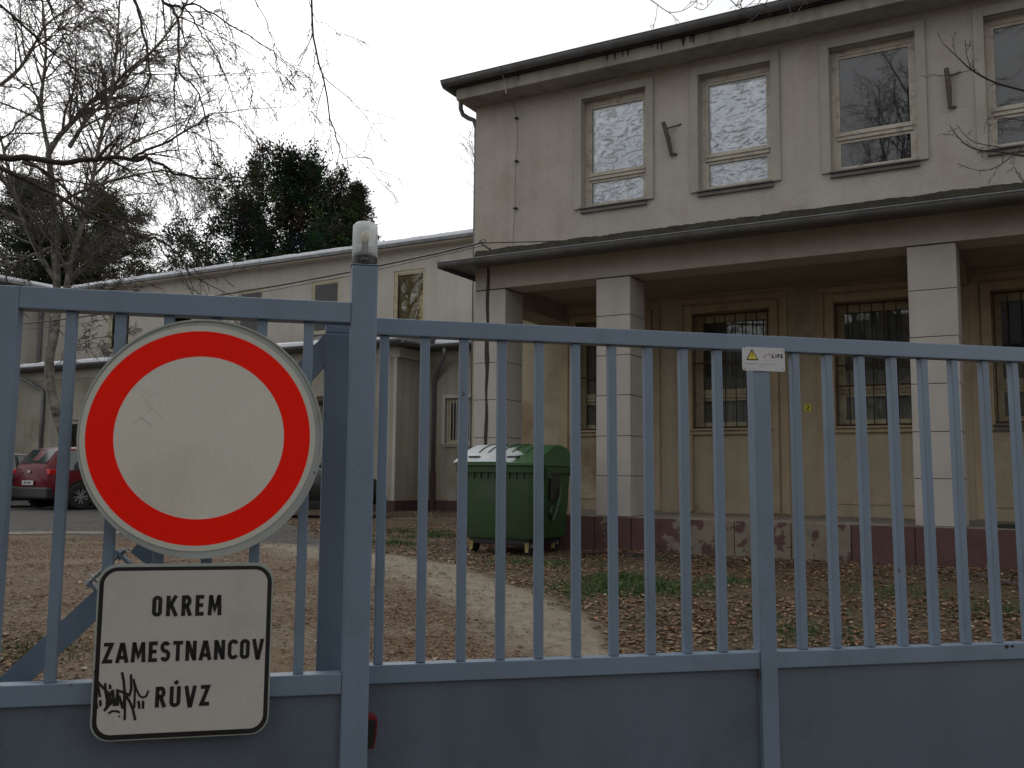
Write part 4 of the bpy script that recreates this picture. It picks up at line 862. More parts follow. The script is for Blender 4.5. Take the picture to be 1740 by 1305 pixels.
# letters as mitred strokes; unit height 1, returned strokes and width
def arc(cx, cz, rx, rz, a0, a1, n_=14): return [(cx + rx * math.cos(R(a0 + (a1 - a0) * k / n_)), cz + rz * math.sin(R(a0 + (a1 - a0) * k / n_))) for k in range(n_ + 1)]
def letter(ch):
    h = .09; t_ = 1 - h; w = .42
    if ch in 'O': return [(arc(w / 2, t_ - w / 2 + h, (w - .17) / 2, w / 2 - h, 0, 180) + arc(w / 2, w / 2 - h + h, (w - .17) / 2, w / 2 - h, 180, 360), 1)], w
    if ch == 'K': return [([(.085, 0), (.085, 1)], 0), ([(.40, 1), (.15, .47)], 0), ([(.20, .56), (.43, 0)], 0)], .47
    if ch == 'R': return [([(.085, 0), (.085, 1)], 0), ([(.085, t_ + .005), (.22, t_ + .005)] + arc(.22, .715, .115, .195, 90, -90, 10) + [(.085, .52)], 0), ([(.22, .5), (.385, 0)], 0)], .42
    if ch == 'E': return [([(.36, .915), (.085, .915), (.085, .085), (.36, .085)], 0), ([(.085, .51), (.33, .51)], 0)], .37
    if ch == 'M': return [([(.075, 0), (.115, 1)], 0), ([(.115, .96), (.29, .30), (.465, .96)], 0), ([(.465, 1), (.505, 0)], 0)], .58
    if ch == 'Z': return [([(.03, .915), (.33, .915), (.075, .085), (.39, .085)], 0)], .41
    if ch == 'A': return [([(.06, 0), (.235, .985)], 0), ([(.265, .985), (.44, 0)], 0), ([(.11, .26), (.39, .26)], 0)], .50
    if ch == 'S': return [(arc(.205, .715, .125, .20, 25, 270, 14) + arc(.205, .30, .13, .215, 90, -155, 14), 0)], .41
    if ch == 'T': return [([(.0, .915), (.40, .915)], 0), ([(.2, .915), (.2, 0)], 0)], .40
    if ch == 'N': return [([(.085, 0), (.085, 1)], 0), ([(.10, .93), (.36, .07)], 0), ([(.375, 0), (.375, 1)], 0)], .46
    if ch == 'C': return [(arc(.235, .70, .15, .215, 25, 180, 10) + arc(.235, .30, .15, .215, 180, 335, 10), 0)], .40
    if ch == 'V': return [([(.06, 1), (.215, .03), (.255, .03), (.41, 1)], 0)], .47
    if ch == 'Ú': return [([(.085, 1), (.085, .26)] + arc(.225, .225, .14, .145, 180, 360, 10) + [(.365, 1)], 0), ([(.19, 1.12), (.32, 1.25)], 0)], .45
    if ch == 'L': return [([(.085, 1), (.085, .085), (.33, .085)], 0)], .35
    if ch == 'I': return [([(.085, 0), (.085, 1)], 0)], .17
    if ch == 'F': return [([(.34, .915), (.085, .915), (.085, 0)], 0), ([(.085, .5), (.3, .5)], 0)], .35
    return [], .3
def word(mb, txt, x0, z0, x1, h, y, gap=.13, sw=.19, slope=0):
    lets = [letter(c) for c in txt]; tot = sum(l[1] for l in lets) + gap * (len(txt) - 1); kx = (x1 - x0) / tot; x = x0
    for strokes, w_ in lets:
        for pts, closed in strokes:
            if closed: pts = pts[:-1]
            mb.ribbon([(x + p[0] * kx, z0 + p[1] * h + slope * (x + p[0] * kx - x0)) for p in pts], sw * h, y, closed=bool(closed))
        x += (w_ + gap) * kx
def disc(mb, cx, cz, r0, r1, y0, y1, n_=96, kx=1, kz=1):
    """ring (or disc when r0=0) facing the viewer"""
    A_ = [(cx + r1 * kx * math.cos(2 * math.pi * k / n_), cz + r1 * kz * math.sin(2 * math.pi * k / n_)) for k in range(n_)]
    if r0 == 0: mb.prism(A_, y0, y1); return
    B_ = [(cx + r0 * kx * math.cos(2 * math.pi * k / n_), cz + r0 * kz * math.sin(2 * math.pi * k / n_)) for k in range(n_)]
    vs = [(p[0], y0, p[1]) for p in A_] + [(p[0], y0, p[1]) for p in B_] + [(p[0], y1, p[1]) for p in A_] + [(p[0], y1, p[1]) for p in B_]; fs = []
    for i in range(n_):
        j = (i + 1) % n_; fs += [(i, j, n_ + j, n_ + i), (2 * n_ + i, 2 * n_ + j, j, i), (n_ + i, n_ + j, 3 * n_ + j, 3 * n_ + i)]
    mb.add(vs, fs)
# round sign, hanging in front of the bars
SY = -.045; sc = gp(335.5, 745, SY)
o = (sc[0], SY, sc[1]); rs = gempty('round_sign', *o, 'large round white road sign with a thick red ring, faint scratches', 'road sign')
pl = gp(131, 745, SY)[0]; pr = gp(548, 745, SY)[0]; pt = gp(338, 543, SY)[1]; pb = gp(335, 949, SY)[1]
pcx, pcz = (pl + pr) / 2, (pt + pb) / 2; prx = (pr - pl) / 2; prz = (pt - pb) / 2
rl = gp(144, 745, SY)[0]; rr_ = gp(527, 745, SY)[0]; rt = gp(335, 563, SY)[1]; rb = gp(335, 927, SY)[1]; rR = ((rr_ - rl) + (rt - rb)) / 4; rcx = (rl + rr_) / 2; rcz = (rt + rb) / 2
il = gp(192, 745, SY)[0]; ir = gp(483, 745, SY)[0]; it = gp(335, 606, SY)[1]; ib = gp(335, 882, SY)[1]; iR = ((ir - il) + (it - ib)) / 4
mb = MB(); disc(mb, pcx, pcz, 0, 1, SY, SY + .004, kx=prx, kz=prz); mb.build('plate', M['signback'], rs, off=o)
mb = MB(); disc(mb, pcx, pcz, .985, 1.0, SY - .004, SY + .012, kx=prx + .001, kz=prz + .001); mb.build('rolled_edge', M['signback'], rs, off=o)
mb = MB(); disc(mb, rcx, rcz, rR, rR + .0155, SY - .0018, SY - .0004); mb.build('outer_band', M['signborder'], rs, off=o)
mb = MB(); disc(mb, rcx, rcz, iR, rR, SY - .002, SY - .0004); mb.build('red_ring', M['signred'], rs, off=o)
mb = MB(); disc(mb, rcx, rcz, 0, iR, SY - .0016, SY - .0004); mb.build('white_face', M['signface'], rs, off=o)
for (x, y, r_) in ((333, 547, .004), (156, 853, .0032), (535, 803, .0032)):
    c_ = gp(x, y, SY); MB().lathe([(.001, -.0022), (r_, -.0018), (r_ * 1.05, -.0004)], (c_[0], SY, c_[1]), 12, axis='y').build('bolt_head', M['blackplastic'] if y > 600 else M['steel'], rs, off=o)
mb = MB()
for pts in ([(219, 662), (232, 655), (243, 662), (255, 672), (272, 668)], [(243, 672), (250, 690), (268, 700), (275, 712)], [(226, 722), (240, 710), (258, 722)], [(236, 708), (258, 724)], [(251, 680), (262, 694), (248, 700)]):
    mb.ribbon([gp(x, y, SY) for x, y in pts], .0010, SY - .0019, .0002)
mb.build('scratches', M['scratch'], rs, off=o)
mb = MB(); c_ = gp(358, 720, SY)[0]; mb.box(c_ - .05, c_ + .05, SY + .012, .0, sc[1] + .20, sc[1] + .23).box(c_ - .05, c_ + .05, SY + .012, .0, sc[1] - .23, sc[1] - .20).box(c_ - .05, c_ + .05, -.004, .012, .33, .36); mb.build('fixing_clamps', M['steel'], rs, off=o)

# rectangular sign
qs = [gp(x, y, SY) for x, y in ((169, 958), (466, 957), (455, 1248), (150, 1260))]
u0 = (qs[0][0] + qs[3][0]) / 2; u1 = (qs[1][0] + qs[2][0]) / 2; zt = (qs[0][1] + qs[1][1]) / 2; zb = (qs[2][1] + qs[3][1]) / 2
o = ((u0 + u1) / 2, SY, zb); ts = gempty('text_sign', *o, 'white square road sign in Slovak lettering with black border and a marker tag', 'road sign')
def rr2(x0, x1, z0, z1, r_, n_=8):
    P = []
    for cx, cz, a0 in ((x1 - r_, z1 - r_, 0), (x0 + r_, z1 - r_, 90), (x0 + r_, z0 + r_, 180), (x1 - r_, z0 + r_, 270)): P += [(cx + r_ * math.cos(R(a0 + 90 * k / n_)), cz + r_ * math.sin(R(a0 + 90 * k / n_))) for k in range(n_ + 1)]
    return P
MB().prism(rr2(u0, u1, zb, zt, .05), SY, SY + .004).build('plate', M['signback'], ts, off=o)
MB().prism(rr2(u0 + .001, u1 - .001, zb + .001, zt - .001, .05), SY + .004, SY + .018, cap=False).build('folded_edge', M['signback'], ts, off=o)
MB().prism(rr2(u0 + .005, u1 - .004, zb + .003, zt - .008, .047), SY - .0012, SY - .0004).build('black_border', M['black'], ts, off=o)
MB().prism(rr2(u0 + .0165, u1 - .0155, zb + .0165, zt - .0185, .036), SY - .0022, SY - .0014).build('white_face', M['signface2'], ts, off=o)
ly = SY - .0030
def wrow(txt, xl, yb, xr, hpx, gap=.13):
    a = gp(xl, yb, SY); b_ = gp(xr, yb, SY); c_ = gp(xl, yb - hpx, SY); mb = MB(); word(mb, txt, a[0], a[1], b_[0], c_[1] - a[1], ly, gap); mb.build('lettering', M['black'], ts, off=o)
wrow('OKREM', 258, 1047.5, 376, 35, .17); wrow('ZAMESTNANCOV', 174, 1127, 447, 34.5, .10); wrow('RÚVZ', 263, 1202, 356, 35, .15)
def gr8(pts): return [gp(140 + x / 8.7, 1120 + y / 8.7, SY) for x, y in pts]
mb = MB()
for pts, w_ in (([(195, 160), (200, 290), (235, 400), (265, 560)], 26), ([(200, 290), (260, 370), (330, 440), (390, 500)], 28), ([(340, 350), (345, 470), (365, 580), (400, 660)], 28), ([(400, 490), (380, 560), (400, 640), (440, 660)], 24), ([(410, 370), (415, 440)], 28), ([(455, 450), (460, 560), (475, 690)], 30), ([(470, 500), (430, 480), (415, 560), (440, 640), (470, 600)], 22),
    ([(325, 765), (380, 700), (430, 640)], 26), ([(370, 560), (360, 700), (330, 750)], 24), ([(520, 690), (535, 560), (520, 460), (560, 470)], 28), ([(480, 690), (500, 600), (520, 480)], 22), ([(545, 540), (575, 640), (600, 720)], 30), ([(590, 190), (615, 330), (628, 480), (620, 620), (600, 730)], 28), ([(630, 480), (632, 700), (628, 900)], 26), ([(560, 470), (640, 500), (700, 530), (725, 440), (722, 220)], 27), ([(650, 540), (710, 640), (750, 740), (785, 900)], 28), ([(760, 290), (780, 430), (775, 560), (770, 720)], 24), ([(760, 300), (800, 440), (850, 540), (900, 565), (950, 540), (980, 460)], 22),
    ([(200, 610), (222, 730)], 28), ([(268, 600), (270, 690)], 28), ([(832, 610), (845, 730)], 28), ([(898, 610), (900, 730)], 28), ([(388, 800), (440, 765), (510, 765), (560, 785)], 22), ([(535, 850), (562, 835)], 18)):
    mb.ribbon(gr8(pts), w_ / 8.7 * .0021, ly - .0003 * rnd.random(), .0003)
mb.build('marker_tag', M['black'], ts, off=o)

# small warning plate wired to the sliding gate
WY = D0 - .010
q4 = [gp(x, y, WY) for x, y in ((1261, 588), (1333, 593), (1335, 632), (1262, 629))]; u0, u1, zt, zb = q4[0][0], q4[1][0], (q4[0][1] + q4[1][1]) / 2, (q4[2][1] + q4[3][1]) / 2
o = ((u0 + u1) / 2, WY, zb); wp = gempty('warning_plate', *o, 'small white plastic warning plate with a yellow triangle on the sliding gate rail', 'sign')
MB().prism(rr2(u0, u1, zb, zt, .007), WY, WY + .003).build('plate', M['signwhite'], wp, off=o)
def w2(x, y): return gp(1240 + x / 14.5, 570 + y / 14.5, WY)
T = [w2(545, 330), w2(405, 605), w2(705, 605)]
MB().prism(T, WY - .0010, WY - .0003).build('triangle_border', M['black'], wp, off=o)
c_ = Vector(((T[0][0] + T[1][0] + T[2][0]) / 3, (T[0][1] + T[1][1] + T[2][1]) / 3)); T2 = [(c_.x + (p[0] - c_.x) * .76, c_.y + (p[1] - c_.y) * .76) for p in T]
MB().prism(T2, WY - .0016, WY - .0011).build('yellow_triangle', M['yellow'], wp, off=o)
mb = MB(); mb.ribbon([w2(545, 395), w2(547, 510)], .0022, WY - .0022); mb.ribbon([w2(548, 545), w2(549, 568)], .0024, WY - .0022); mb.build('exclamation_mark', M['black'], wp, off=o)
def logo(root, off, f, y, s_, black, txtm, redm):
    mb = MB(); mb.ribbon([f(905, 470), f(840, 510), f(885, 560)], s_, y, .0003); mb.ribbon([f(950, 430), f(1005, 465), f(1000, 505), f(1030, 545)], s_, y, .0003); mb.build('red_swoosh', redm, root, off=off)
    mb = MB(); mb.ribbon([f(925, 495), f(945, 512)], s_, y, .0003); a = f(1045, 550); b_ = f(1310, 470); word(mb, 'LIFE', a[0], a[1], b_[0], b_[1] - a[1], y, .16, .24); mb.build('logo_lettering', txtm, root, off=off)
logo(wp, o, w2, WY - .0012, .0013, True, M['black'], M['redprint'])
mb = MB()
for (xa, xb, y_, w_) in ((870, 1010, 610, 7), (1030, 1250, 620, 5), (360, 680, 695, 12), (720, 1170, 705, 12), (700, 900, 755, 6), (1050, 1220, 765, 6), (450, 650, 820, 5), (1255, 1310, 700, 10)):
    x = xa
    while x < xb:
        l_ = rnd.uniform(10, 34); a = w2(x, y_); b_ = w2(min(x + l_, xb), y_ + 1); mb.ribbon([a, b_], w_ * .00012, WY - .0009, .0002); x += l_ + 9
mb.build('small_print', M['smallprint'], wp, off=o)
for (x, y) in ((362, 290), (1305, 380), (370, 815), (1305, 835)):
    c_ = w2(x, y); MB().lathe([(.001, -.0022), (.0016, -.002), (.0018, 0)], (c_[0], WY, c_[1]), 8, axis='y').build('rivet', M['darkiron'], wp, off=o)
# logo print on the lamp base
mb = MB()
def w3(x, y): # wraps on the cylinder front
    a = (x - 500) / 500 * 1.25; return a, -(y - 965) / 11000
for ch, xx in (('L', 445), ('I', 487), ('F', 515), ('E', 560)):
    for pts, cl in letter(ch)[0]:
        P = [(.0392 * math.sin((xx - 500) / 500 * 1.25 + p[0] * .085), -.0392 * math.cos((xx - 500) / 500 * 1.25 + p[0] * .085), .0135 + p[1] * .006) for p in pts]
        mb.tube(P, .0005, 4)
mb.tube([(.0392 * math.sin(a), -.0392 * math.cos(a), .0165 + z) for a, z in ((-.42, -.002), (-.36, -.004), (-.30, .001))], .0005, 4).tube([(.0392 * math.sin(a), -.0392 * math.cos(a), .0175 + z) for a, z in ((-.28, .004), (-.22, .0015), (-.17, -.002))], .0005, 4)
mb.build('printed_logo', M['signwhite'], base)
# red unit on the gate behind the post
a = gp(619, 1216, D0 - .03); b_ = gp(640, 1270, D0 - .03)
o = (a[0], D0 - .03, (a[1] + b_[1]) / 2); ru = gempty('red_reflector', *o, 'dark red plastic reflector unit on the gate just right of the steel post', 'reflector')
MB().prism([(a[0] - .02, a[1]), (b_[0] - .008, a[1]), (b_[0], a[1] - .011), (b_[0] - .003, b_[1] + .035), (b_[0] - .010, b_[1]), (a[0] - .02, b_[1])], D0 - .045, D0 + .01).build('housing', M['redplastic'], ru, off=o)
MB().prism([(a[0] - .02, a[1] - .010), (b_[0] - .010, a[1] - .010), (b_[0] - .005, a[1] - .018), (b_[0] - .008, b_[1] + .03), (b_[0] - .014, b_[1] + .004), (a[0] - .02, b_[1] + .004)], D0 - .047, D0 - .0452).build('dark_window', M['blackplastic'], ru, off=o)

# ------------------------------------------------------------------ cable from the porch corner to the left
def cable(pts, r_=.013):
    out = []
    for (p, q) in zip(pts, pts[1:]):
        p, q = Vector(p), Vector(q)
        for k in range(16): s_ = k / 16; out.append(p.lerp(q, s_))
    out.append(Vector(pts[-1])); return out
def buv(x, y, v): u, z = bfr(x, y, v); return bw(u, v, z)
A0 = buv(820, 412, .1); pts = []
for (x, y) in ((820, 412), (745, 430), (600, 461), (480, 484), (365, 503), (240, 524), (120, 541), (35, 551), (-120, 560)):
    k = (820 - x) / 940; pts.append(buv(x, y, .1 - 0 * k))
o_ = pts[0]; mb = MB(); mb.tube(pts, .013, 6); c_ = mb.build('overhead_cable', M['blackplastic'], None, off=o_); c_.location = o_
tag(c_, 'thick black overhead cable strung from the porch roof corner towards the left', 'cable')
pts2 = [buv(x, y + 4, .15) for (x, y) in ((823, 413), (600, 463.5), (365, 507), (120, 549), (35, 556), (-120, 566))]
o_ = pts2[0]; mb = MB(); mb.tube(pts2, .006, 5); c_ = mb.build('thin_cable', M['blackplastic'], None, off=o_); c_.location = o_
tag(c_, 'thinner second wire running just under the thick overhead cable', 'cable')
mb = MB(); p1 = buv(824, 416, .1); P = [buv(x, y, vv) for x, y, vv in ((820, 412, .1), (826, 413, .1), (850, 412, .8), (900, 411, 1.5), (960, 409, 1.9), (1010, 405, 1.9))]
o_ = P[0]; mb.tube(P, .008, 5); mb.tube([buv(812, 414, .1), buv(818, 408, .1), buv(823, 407, .1), buv(826, 412, .1)], .006, 5); mb.tube([buv(818, 414, .1), buv(833, 424, -.02)], .016, 6)
c_ = mb.build('cable_bracket', M['darkiron'], None, off=o_); c_.location = o_; tag(c_, 'iron bracket and looped wires on the corner of the porch roof', 'bracket')

# ------------------------------------------------------------------ trees
def grow(rg, p, d, L_, r_, lev, out, cfg):
    """curved branch with children; out collects (points, radii)"""
    n_ = cfg['seg'][lev]; pts = [p.copy()]; rad = [r_]; d = d.normalized(); q = p.copy()
    for i in range(n_):
        d = (d + Vector((rg.gauss(0, 1), rg.gauss(0, 1), rg.gauss(0, 1))) * cfg['wob'][lev] + Vector((0, 0, cfg['trop'][lev]))).normalized()
        q = q + d * (L_ / n_); pts.append(q.copy()); rad.append(max(cfg['rmin'], r_ * (1 - .85 * (i + 1) / n_)))
    out.append((pts, rad, lev))
    if lev + 1 >= len(cfg['seg']): return
    spawn(rg, pts, rad, L_, lev, out, cfg)
def spawn(rg, pts, rad, L_, lev, out, cfg, t0=.2):
    k_ = cfg['kids'][lev]
    for j in range(k_):
        t_ = t0 + (1 - t0) * (j + rg.random()) / k_; f = t_ * (len(pts) - 1); i = min(int(f), len(pts) - 2); p = pts[i].lerp(pts[i + 1], f - i); dd = (pts[i + 1] - pts[i]).normalized()
        s_ = dd.cross(Vector((rg.gauss(0, 1), rg.gauss(0, 1), rg.gauss(0, 1)))).normalized()
        nd = dd * cfg['fwd'][lev] + s_
        grow(rg, p, nd, L_ * cfg['lk'][lev] * rg.uniform(.5, 1.15) * (1.15 - .5 * t_), max(cfg['rmin'], (rad[i] * .6)), lev + 1, out, cfg)
def tree_mesh(out, name, m, parent, loc, sides=(7, 5, 3, 3, 3), minlev=0, maxlev=9):
    mb = MB()
    for pts, rad, lev in out:
        if minlev <= lev <= maxlev: mb.tube(pts, rad, sides[min(lev, 4)], cap=False)
    return mb.build(name, m, parent, off=loc, smooth=True)
def TWIG(*a, **k): o_ = tree_mesh(*a, **k); o_['kind'] = 'stuff'; return o_
def path(px, Y, r0, r1, jit=0):
    P = [at(x, y, (Y[0] + (Y[1] - Y[0]) * i / max(1, len(px) - 1)) if isinstance(Y, tuple) else Y) for i, (x, y) in enumerate(px)]
    # resample smoothly
    out = []
    for i in range(len(P) - 1):
        a, b_, c_, d = P[max(i - 1, 0)], P[i], P[i + 1], P[min(i + 2, len(P) - 1)]
        for k in range(4):
            t_ = k / 4; out.append(.5 * ((2 * b_) + (c_ - a) * t_ + (2 * a - 5 * b_ + 4 * c_ - d) * t_ * t_ + (3 * b_ - a - 3 * c_ + d) * t_ ** 3))
    out.append(P[-1]); n_ = len(out); rad = [r0 + (r1 - r0) * i / (n_ - 1) for i in range(n_)]
    return out, rad

# birch in front of the rear wing
rg = random.Random(11); YB = 23.6
cfg = dict(seg=[8, 7, 5, 4], wob=[.10, .10, .11, .10], trop=[.05, .02, -.03, -.12], kids=[9, 9, 9, 0], fwd=[1.1, 1.2, 1.2, 1.0], lk=[.5, .42, .55, .6], rmin=.0052)
out = []
trunk = path([(113, 868), (112, 800), (110, 745), (98, 706), (86, 660), (84, 610), (92, 570), (97, 520), (96, 470), (92, 400), (90, 330), (82, 262)], YB, .15, .075); out.append((*trunk, 0))
limbs = [([(90, 540), (110, 500), (122, 440), (142, 370), (158, 300), (170, 240), (190, 150), (200, 60), (205, -40)], .085), ([(82, 262), (100, 232), (130, 200), (155, 172), (193, 145), (221, 117), (262, 83), (310, 20), (330, -40)], .075), ([(118, 250), (135, 222), (152, 198), (186, 166), (225, 120), (255, 90), (290, 60)], .06), ([(97, 480), (60, 420), (30, 350), (5, 250), (-20, 150)], .07), ([(84, 262), (70, 180), (78, 90), (72, 0), (60, -60)], .06), ([(0, 145), (35, 114), (62, 69), (83, 38), (138, 0), (170, -30)], .05), ([(92, 420), (40, 440), (10, 460), (-30, 440)], .06), ([(95, 455), (140, 440), (180, 420), (215, 395), (250, 380)], .045), ([(90, 350), (150, 320), (220, 300), (280, 290), (330, 300)], .045), ([(158, 300), (200, 260), (240, 235), (290, 215), (330, 200)], .04), ([(97, 530), (130, 520), (170, 510), (215, 505)], .03), ([(99, 560), (130, 585), (160, 575), (200, 570)], .022)]
for px, r_ in limbs:
    p_, rd = path(px, (YB, YB + rg.uniform(-1.5, 1.5)), r_, r_ * .22); out.append((p_, rd, 0)); Ln = sum((a - b_).length for a, b_ in zip(p_, p_[1:]))
    c2 = dict(cfg); c2['kids'] = [max(5, int(Ln * 4.9)), 10, 8, 0]; c2['lk'] = [min(.55, 2.3 / Ln), .45, .6, .6]
    spawn(rg, p_, rd, Ln, 0, out, c2, .15)
loc = Vector((out[0][0][0].x, out[0][0][0].y, 0)); bt = empty('birch_tree', loc, 0, 'bare birch with blotched pale bark rising behind the red car', 'tree')
MB_ = MB(); MB_.tube(out[0][0], out[0][1], 10); tk = MB_.build('trunk', M['birch'], bt, off=loc, smooth=True)
tree_mesh([x for x in out[1:] if x[2] == 0], 'limbs', M['birch'], bt, loc)
TWIG(out, 'twigs', M['twig2'], bt, loc, minlev=1)

# near tree, branches hanging in from the upper left
rg = random.Random(5); YN = 6.4; out = []
cfgn = dict(seg=[6, 7, 5, 4], wob=[.08, .09, .12, .12], trop=[0, -.05, -.05, -.08], kids=[10, 4, 3, 0], fwd=[1.5, 1.5, 1.2, .9], lk=[.25, .4, .4, .4], rmin=.0018)
near = [([(-330, 330), (-180, 290), (-40, 264), (60, 272), (120, 276), (180, 267), (232, 270), (264, 275), (310, 298), (365, 303), (425, 303)], .030, .0035, 9), ([(228, 269), (248, 255), (303, 231), (345, 203), (362, 193), (430, 187), (500, 178)], .011, .0015, 8), ([(-150, 230), (0, 285), (52, 310), (114, 341), (162, 372), (241, 403), (280, 412), (310, 441), (330, 470), (400, 505)], .020, .002, 9), ([(40, 275), (83, 298), (138, 342), (193, 374), (240, 398), (300, 410)], .012, .002, 8),
    ([(215, -60), (228, 0), (238, 34), (253, 114), (241, 165), (225, 212), (207, 258)], .014, .002, 8), ([(265, -60), (276, 0), (297, 21), (305, 69), (305, 121), (331, 148), (345, 183), (359, 248), (367, 321)], .013, .0018, 9), ([(300, 115), (297, 128), (298, 207), (309, 276), (310, 345)], .007, .0016, 5), ([(283, 5), (310, 14), (331, 7), (379, 34), (441, 72), (483, 103), (538, 143)], .010, .0016, 8), ([(310, 5), (321, 21), (345, 62), (372, 103), (397, 165), (426, 255)], .007, .0015, 7), ([(420, -40), (433, 0), (459, 52), (469, 97), (486, 179)], .0045, .0013, 4), ([(530, -50), (533, 62), (552, 148), (566, 221), (578, 250), (586, 276)], .0085, .0014, 8), ([(525, -20), (533, 30), (560, 45), (600, 72)], .004, .0013, 3), ([(-60, -20), (0, 8), (62, 65), (103, 100), (150, 125), (210, 118)], .012, .0016, 9), ([(70, -40), (81, 0), (103, 52), (131, 103), (155, 138)], .009, .0016, 6), ([(-40, 150), (0, 147), (40, 146), (100, 128), (160, 112), (200, 112)], .007, .0015, 6), ([(110, -20), (130, 6), (160, 22), (200, 14)], .007, .0015, 4), ([(0, 240), (40, 200), (75, 182), (140, 170), (230, 168), (310, 168)], .006, .0012, 6), ([(0, 235), (50, 225), (120, 225), (180, 215), (260, 205), (330, 185)], .006, .0012, 5), ([(374, -20), (380, 30), (395, 80), (420, 130), (440, 145)], .004, .0012, 4), ([(340, 10), (350, 60), (375, 95), (385, 120), (410, 150), (424, 148)], .004, .0012, 4), ([(0, 300), (60, 380), (100, 420), (160, 440)], .010, .0016, 5)]
for px, r0, r1, k_ in near:
    p_, rd = path(px, (YN + rg.uniform(-.4, .4), YN + rg.uniform(-.6, .6)), r0, r1)
    p_ = [q + Vector((rg.gauss(0, .006), rg.gauss(0, .01), rg.gauss(0, .006))) for q in p_]
    out.append((p_, rd, 0)); Ln = sum((a - b_).length for a, b_ in zip(p_, p_[1:])); c2 = dict(cfgn); c2['kids'] = [int(k_ * 1.35), 4, 3, 0]; c2['lk'] = [min(.6, .58 / Ln), .5, .5, .4]
    spawn(rg, p_, rd, Ln, 0, out, c2, .1)
tb = at(-420, 700, 6.6); tb.z = gz(tb.x, tb.y); loc = tb.copy()
nt_ = empty('overhanging_tree', loc, 0, 'near bare tree whose dark branches hang in from the upper left', 'tree')
tr_ = [tb + Vector((0, 0, -.1)), tb + Vector((.05, 0, 1.2)), tb + Vector((-.05, .1, 2.6)), tb + Vector((.05, .1, 4.2)), tb + Vector((.3, 0, 5.6))]
mb = MB(); mb.tube(tr_, [.2, .16, .14, .12, .07], 10); mb.build('trunk', M['birch'], nt_, off=loc, smooth=True)
joins = MB()
for px, r0, r1, k_ in near:
    if px[0][0] < 30 or px[0][1] < -10:
        s_ = at(*px[0], YN); h_ = tr_[3] if px[0][1] < 60 else tr_[2]; mid = (s_ + h_) / 2 + Vector((0, 0, .5 if px[0][1] < 60 else .12)); joins.tube([h_, mid, s_], [r0 * 2.2, r0 * 1.6, r0], 6)
joins.build('limbs', M['birch'], nt_, off=loc, smooth=True)
TWIG(out, 'branches', M['twig'], nt_, loc)

# twigs entering from the right: second near tree outside the frame
rg = random.Random(9); out = []
YR = 5.2
for px, r0, r1, k_ in (([(1900, 205), (1800, 172), (1740, 154), (1690, 140), (1650, 118), (1625, 95), (1600, 72)], .010, .0016, 7), ([(1650, 118), (1642, 90), (1640, 66)], .0025, .0012, 2), ([(1650, 119), (1620, 126), (1592, 130)], .0025, .0012, 2), ([(1900, 285), (1800, 270), (1740, 265), (1700, 258), (1655, 253), (1630, 235), (1613, 212)], .008, .0014, 7), ([(1700, 250), (1660, 243), (1640, 230), (1627, 213)], .003, .0012, 3), ([(1740, 248), (1700, 280), (1670, 290), (1640, 284)], .004, .0013, 4), ([(1800, 360), (1740, 310), (1724, 284)], .004, .0013, 2), ([(1800, 215), (1740, 205), (1700, 200), (1675, 203)], .004, .0013, 4),
    ([(1090, -10), (1112, 4), (1125, 14), (1140, 21), (1165, 16), (1190, -4)], .003, .0013, 4), ([(1180, 12), (1196, 16), (1214, -4)], .002, .0012, 2), ([(1232, -10), (1250, 8), (1262, 14), (1280, 2), (1290, -10)], .003, .0013, 4), ([(1270, -10), (1258, 8), (1275, 20), (1300, -10)], .003, .0012, 4), ([(1310, -10), (1290, 22), (1270, 38), (1252, 44)], .003, .0012, 3), ([(1330, -20), (1342, 14), (1345, 30)], .002, .0011, 2), ([(1390, -30), (1362, 10), (1356, 20)], .002, .0011, 2)):
    p_, rd = path(px, (YR, YR - .3), r0, r1); out.append((p_, rd, 0)); Ln = sum((a - b_).length for a, b_ in zip(p_, p_[1:])); c2 = dict(cfgn); c2['kids'] = [k_, 2, 2, 0]; c2['lk'] = [min(.5, .14 / Ln), .5, .5, .4]; c2['rmin'] = .0012
    spawn(rg, p_, rd, Ln, 0, out, c2, .1)
tb = Vector((4.6, 4.3, 0)); tb.z = gz(tb.x, tb.y); loc = tb.copy(); nr = empty('right_tree', loc, 0, 'near bare tree sending thin budding twigs in at the upper right edge', 'tree')
tr_ = [tb, tb + Vector((0, 0, 1.5)), tb + Vector((-.05, 0, 3.0)), tb + Vector((-.1, .1, 4.4)), tb + Vector((-.4, .2, 5.4))]
mb = MB(); mb.tube(tr_, [.12, .10, .085, .06, .03], 8)
for p, r_ in ((at(1900, 205, YR), .012), (at(1900, 285, YR), .010), (at(1800, 360, YR), .006)): mb.tube([tr_[2], (tr_[2] + p) / 2 + Vector((0, 0, .15)), p], [.03, .018, r_], 6)
for p in (at(1232, -10, YR), at(1190, -4, YR), at(1310, -10, YR), at(1390, -30, YR), at(1090, -10, YR)): mb.tube([tr_[4], (tr_[4] + p) / 2 + Vector((0, 0, .5)), p + Vector((0, 0, .25)), p], [.02, .008, .004, .003], 5)
mb.build('trunk', M['twig'], nr, off=loc, smooth=True); TWIG(out, 'branches', M['twig'], nr, loc)

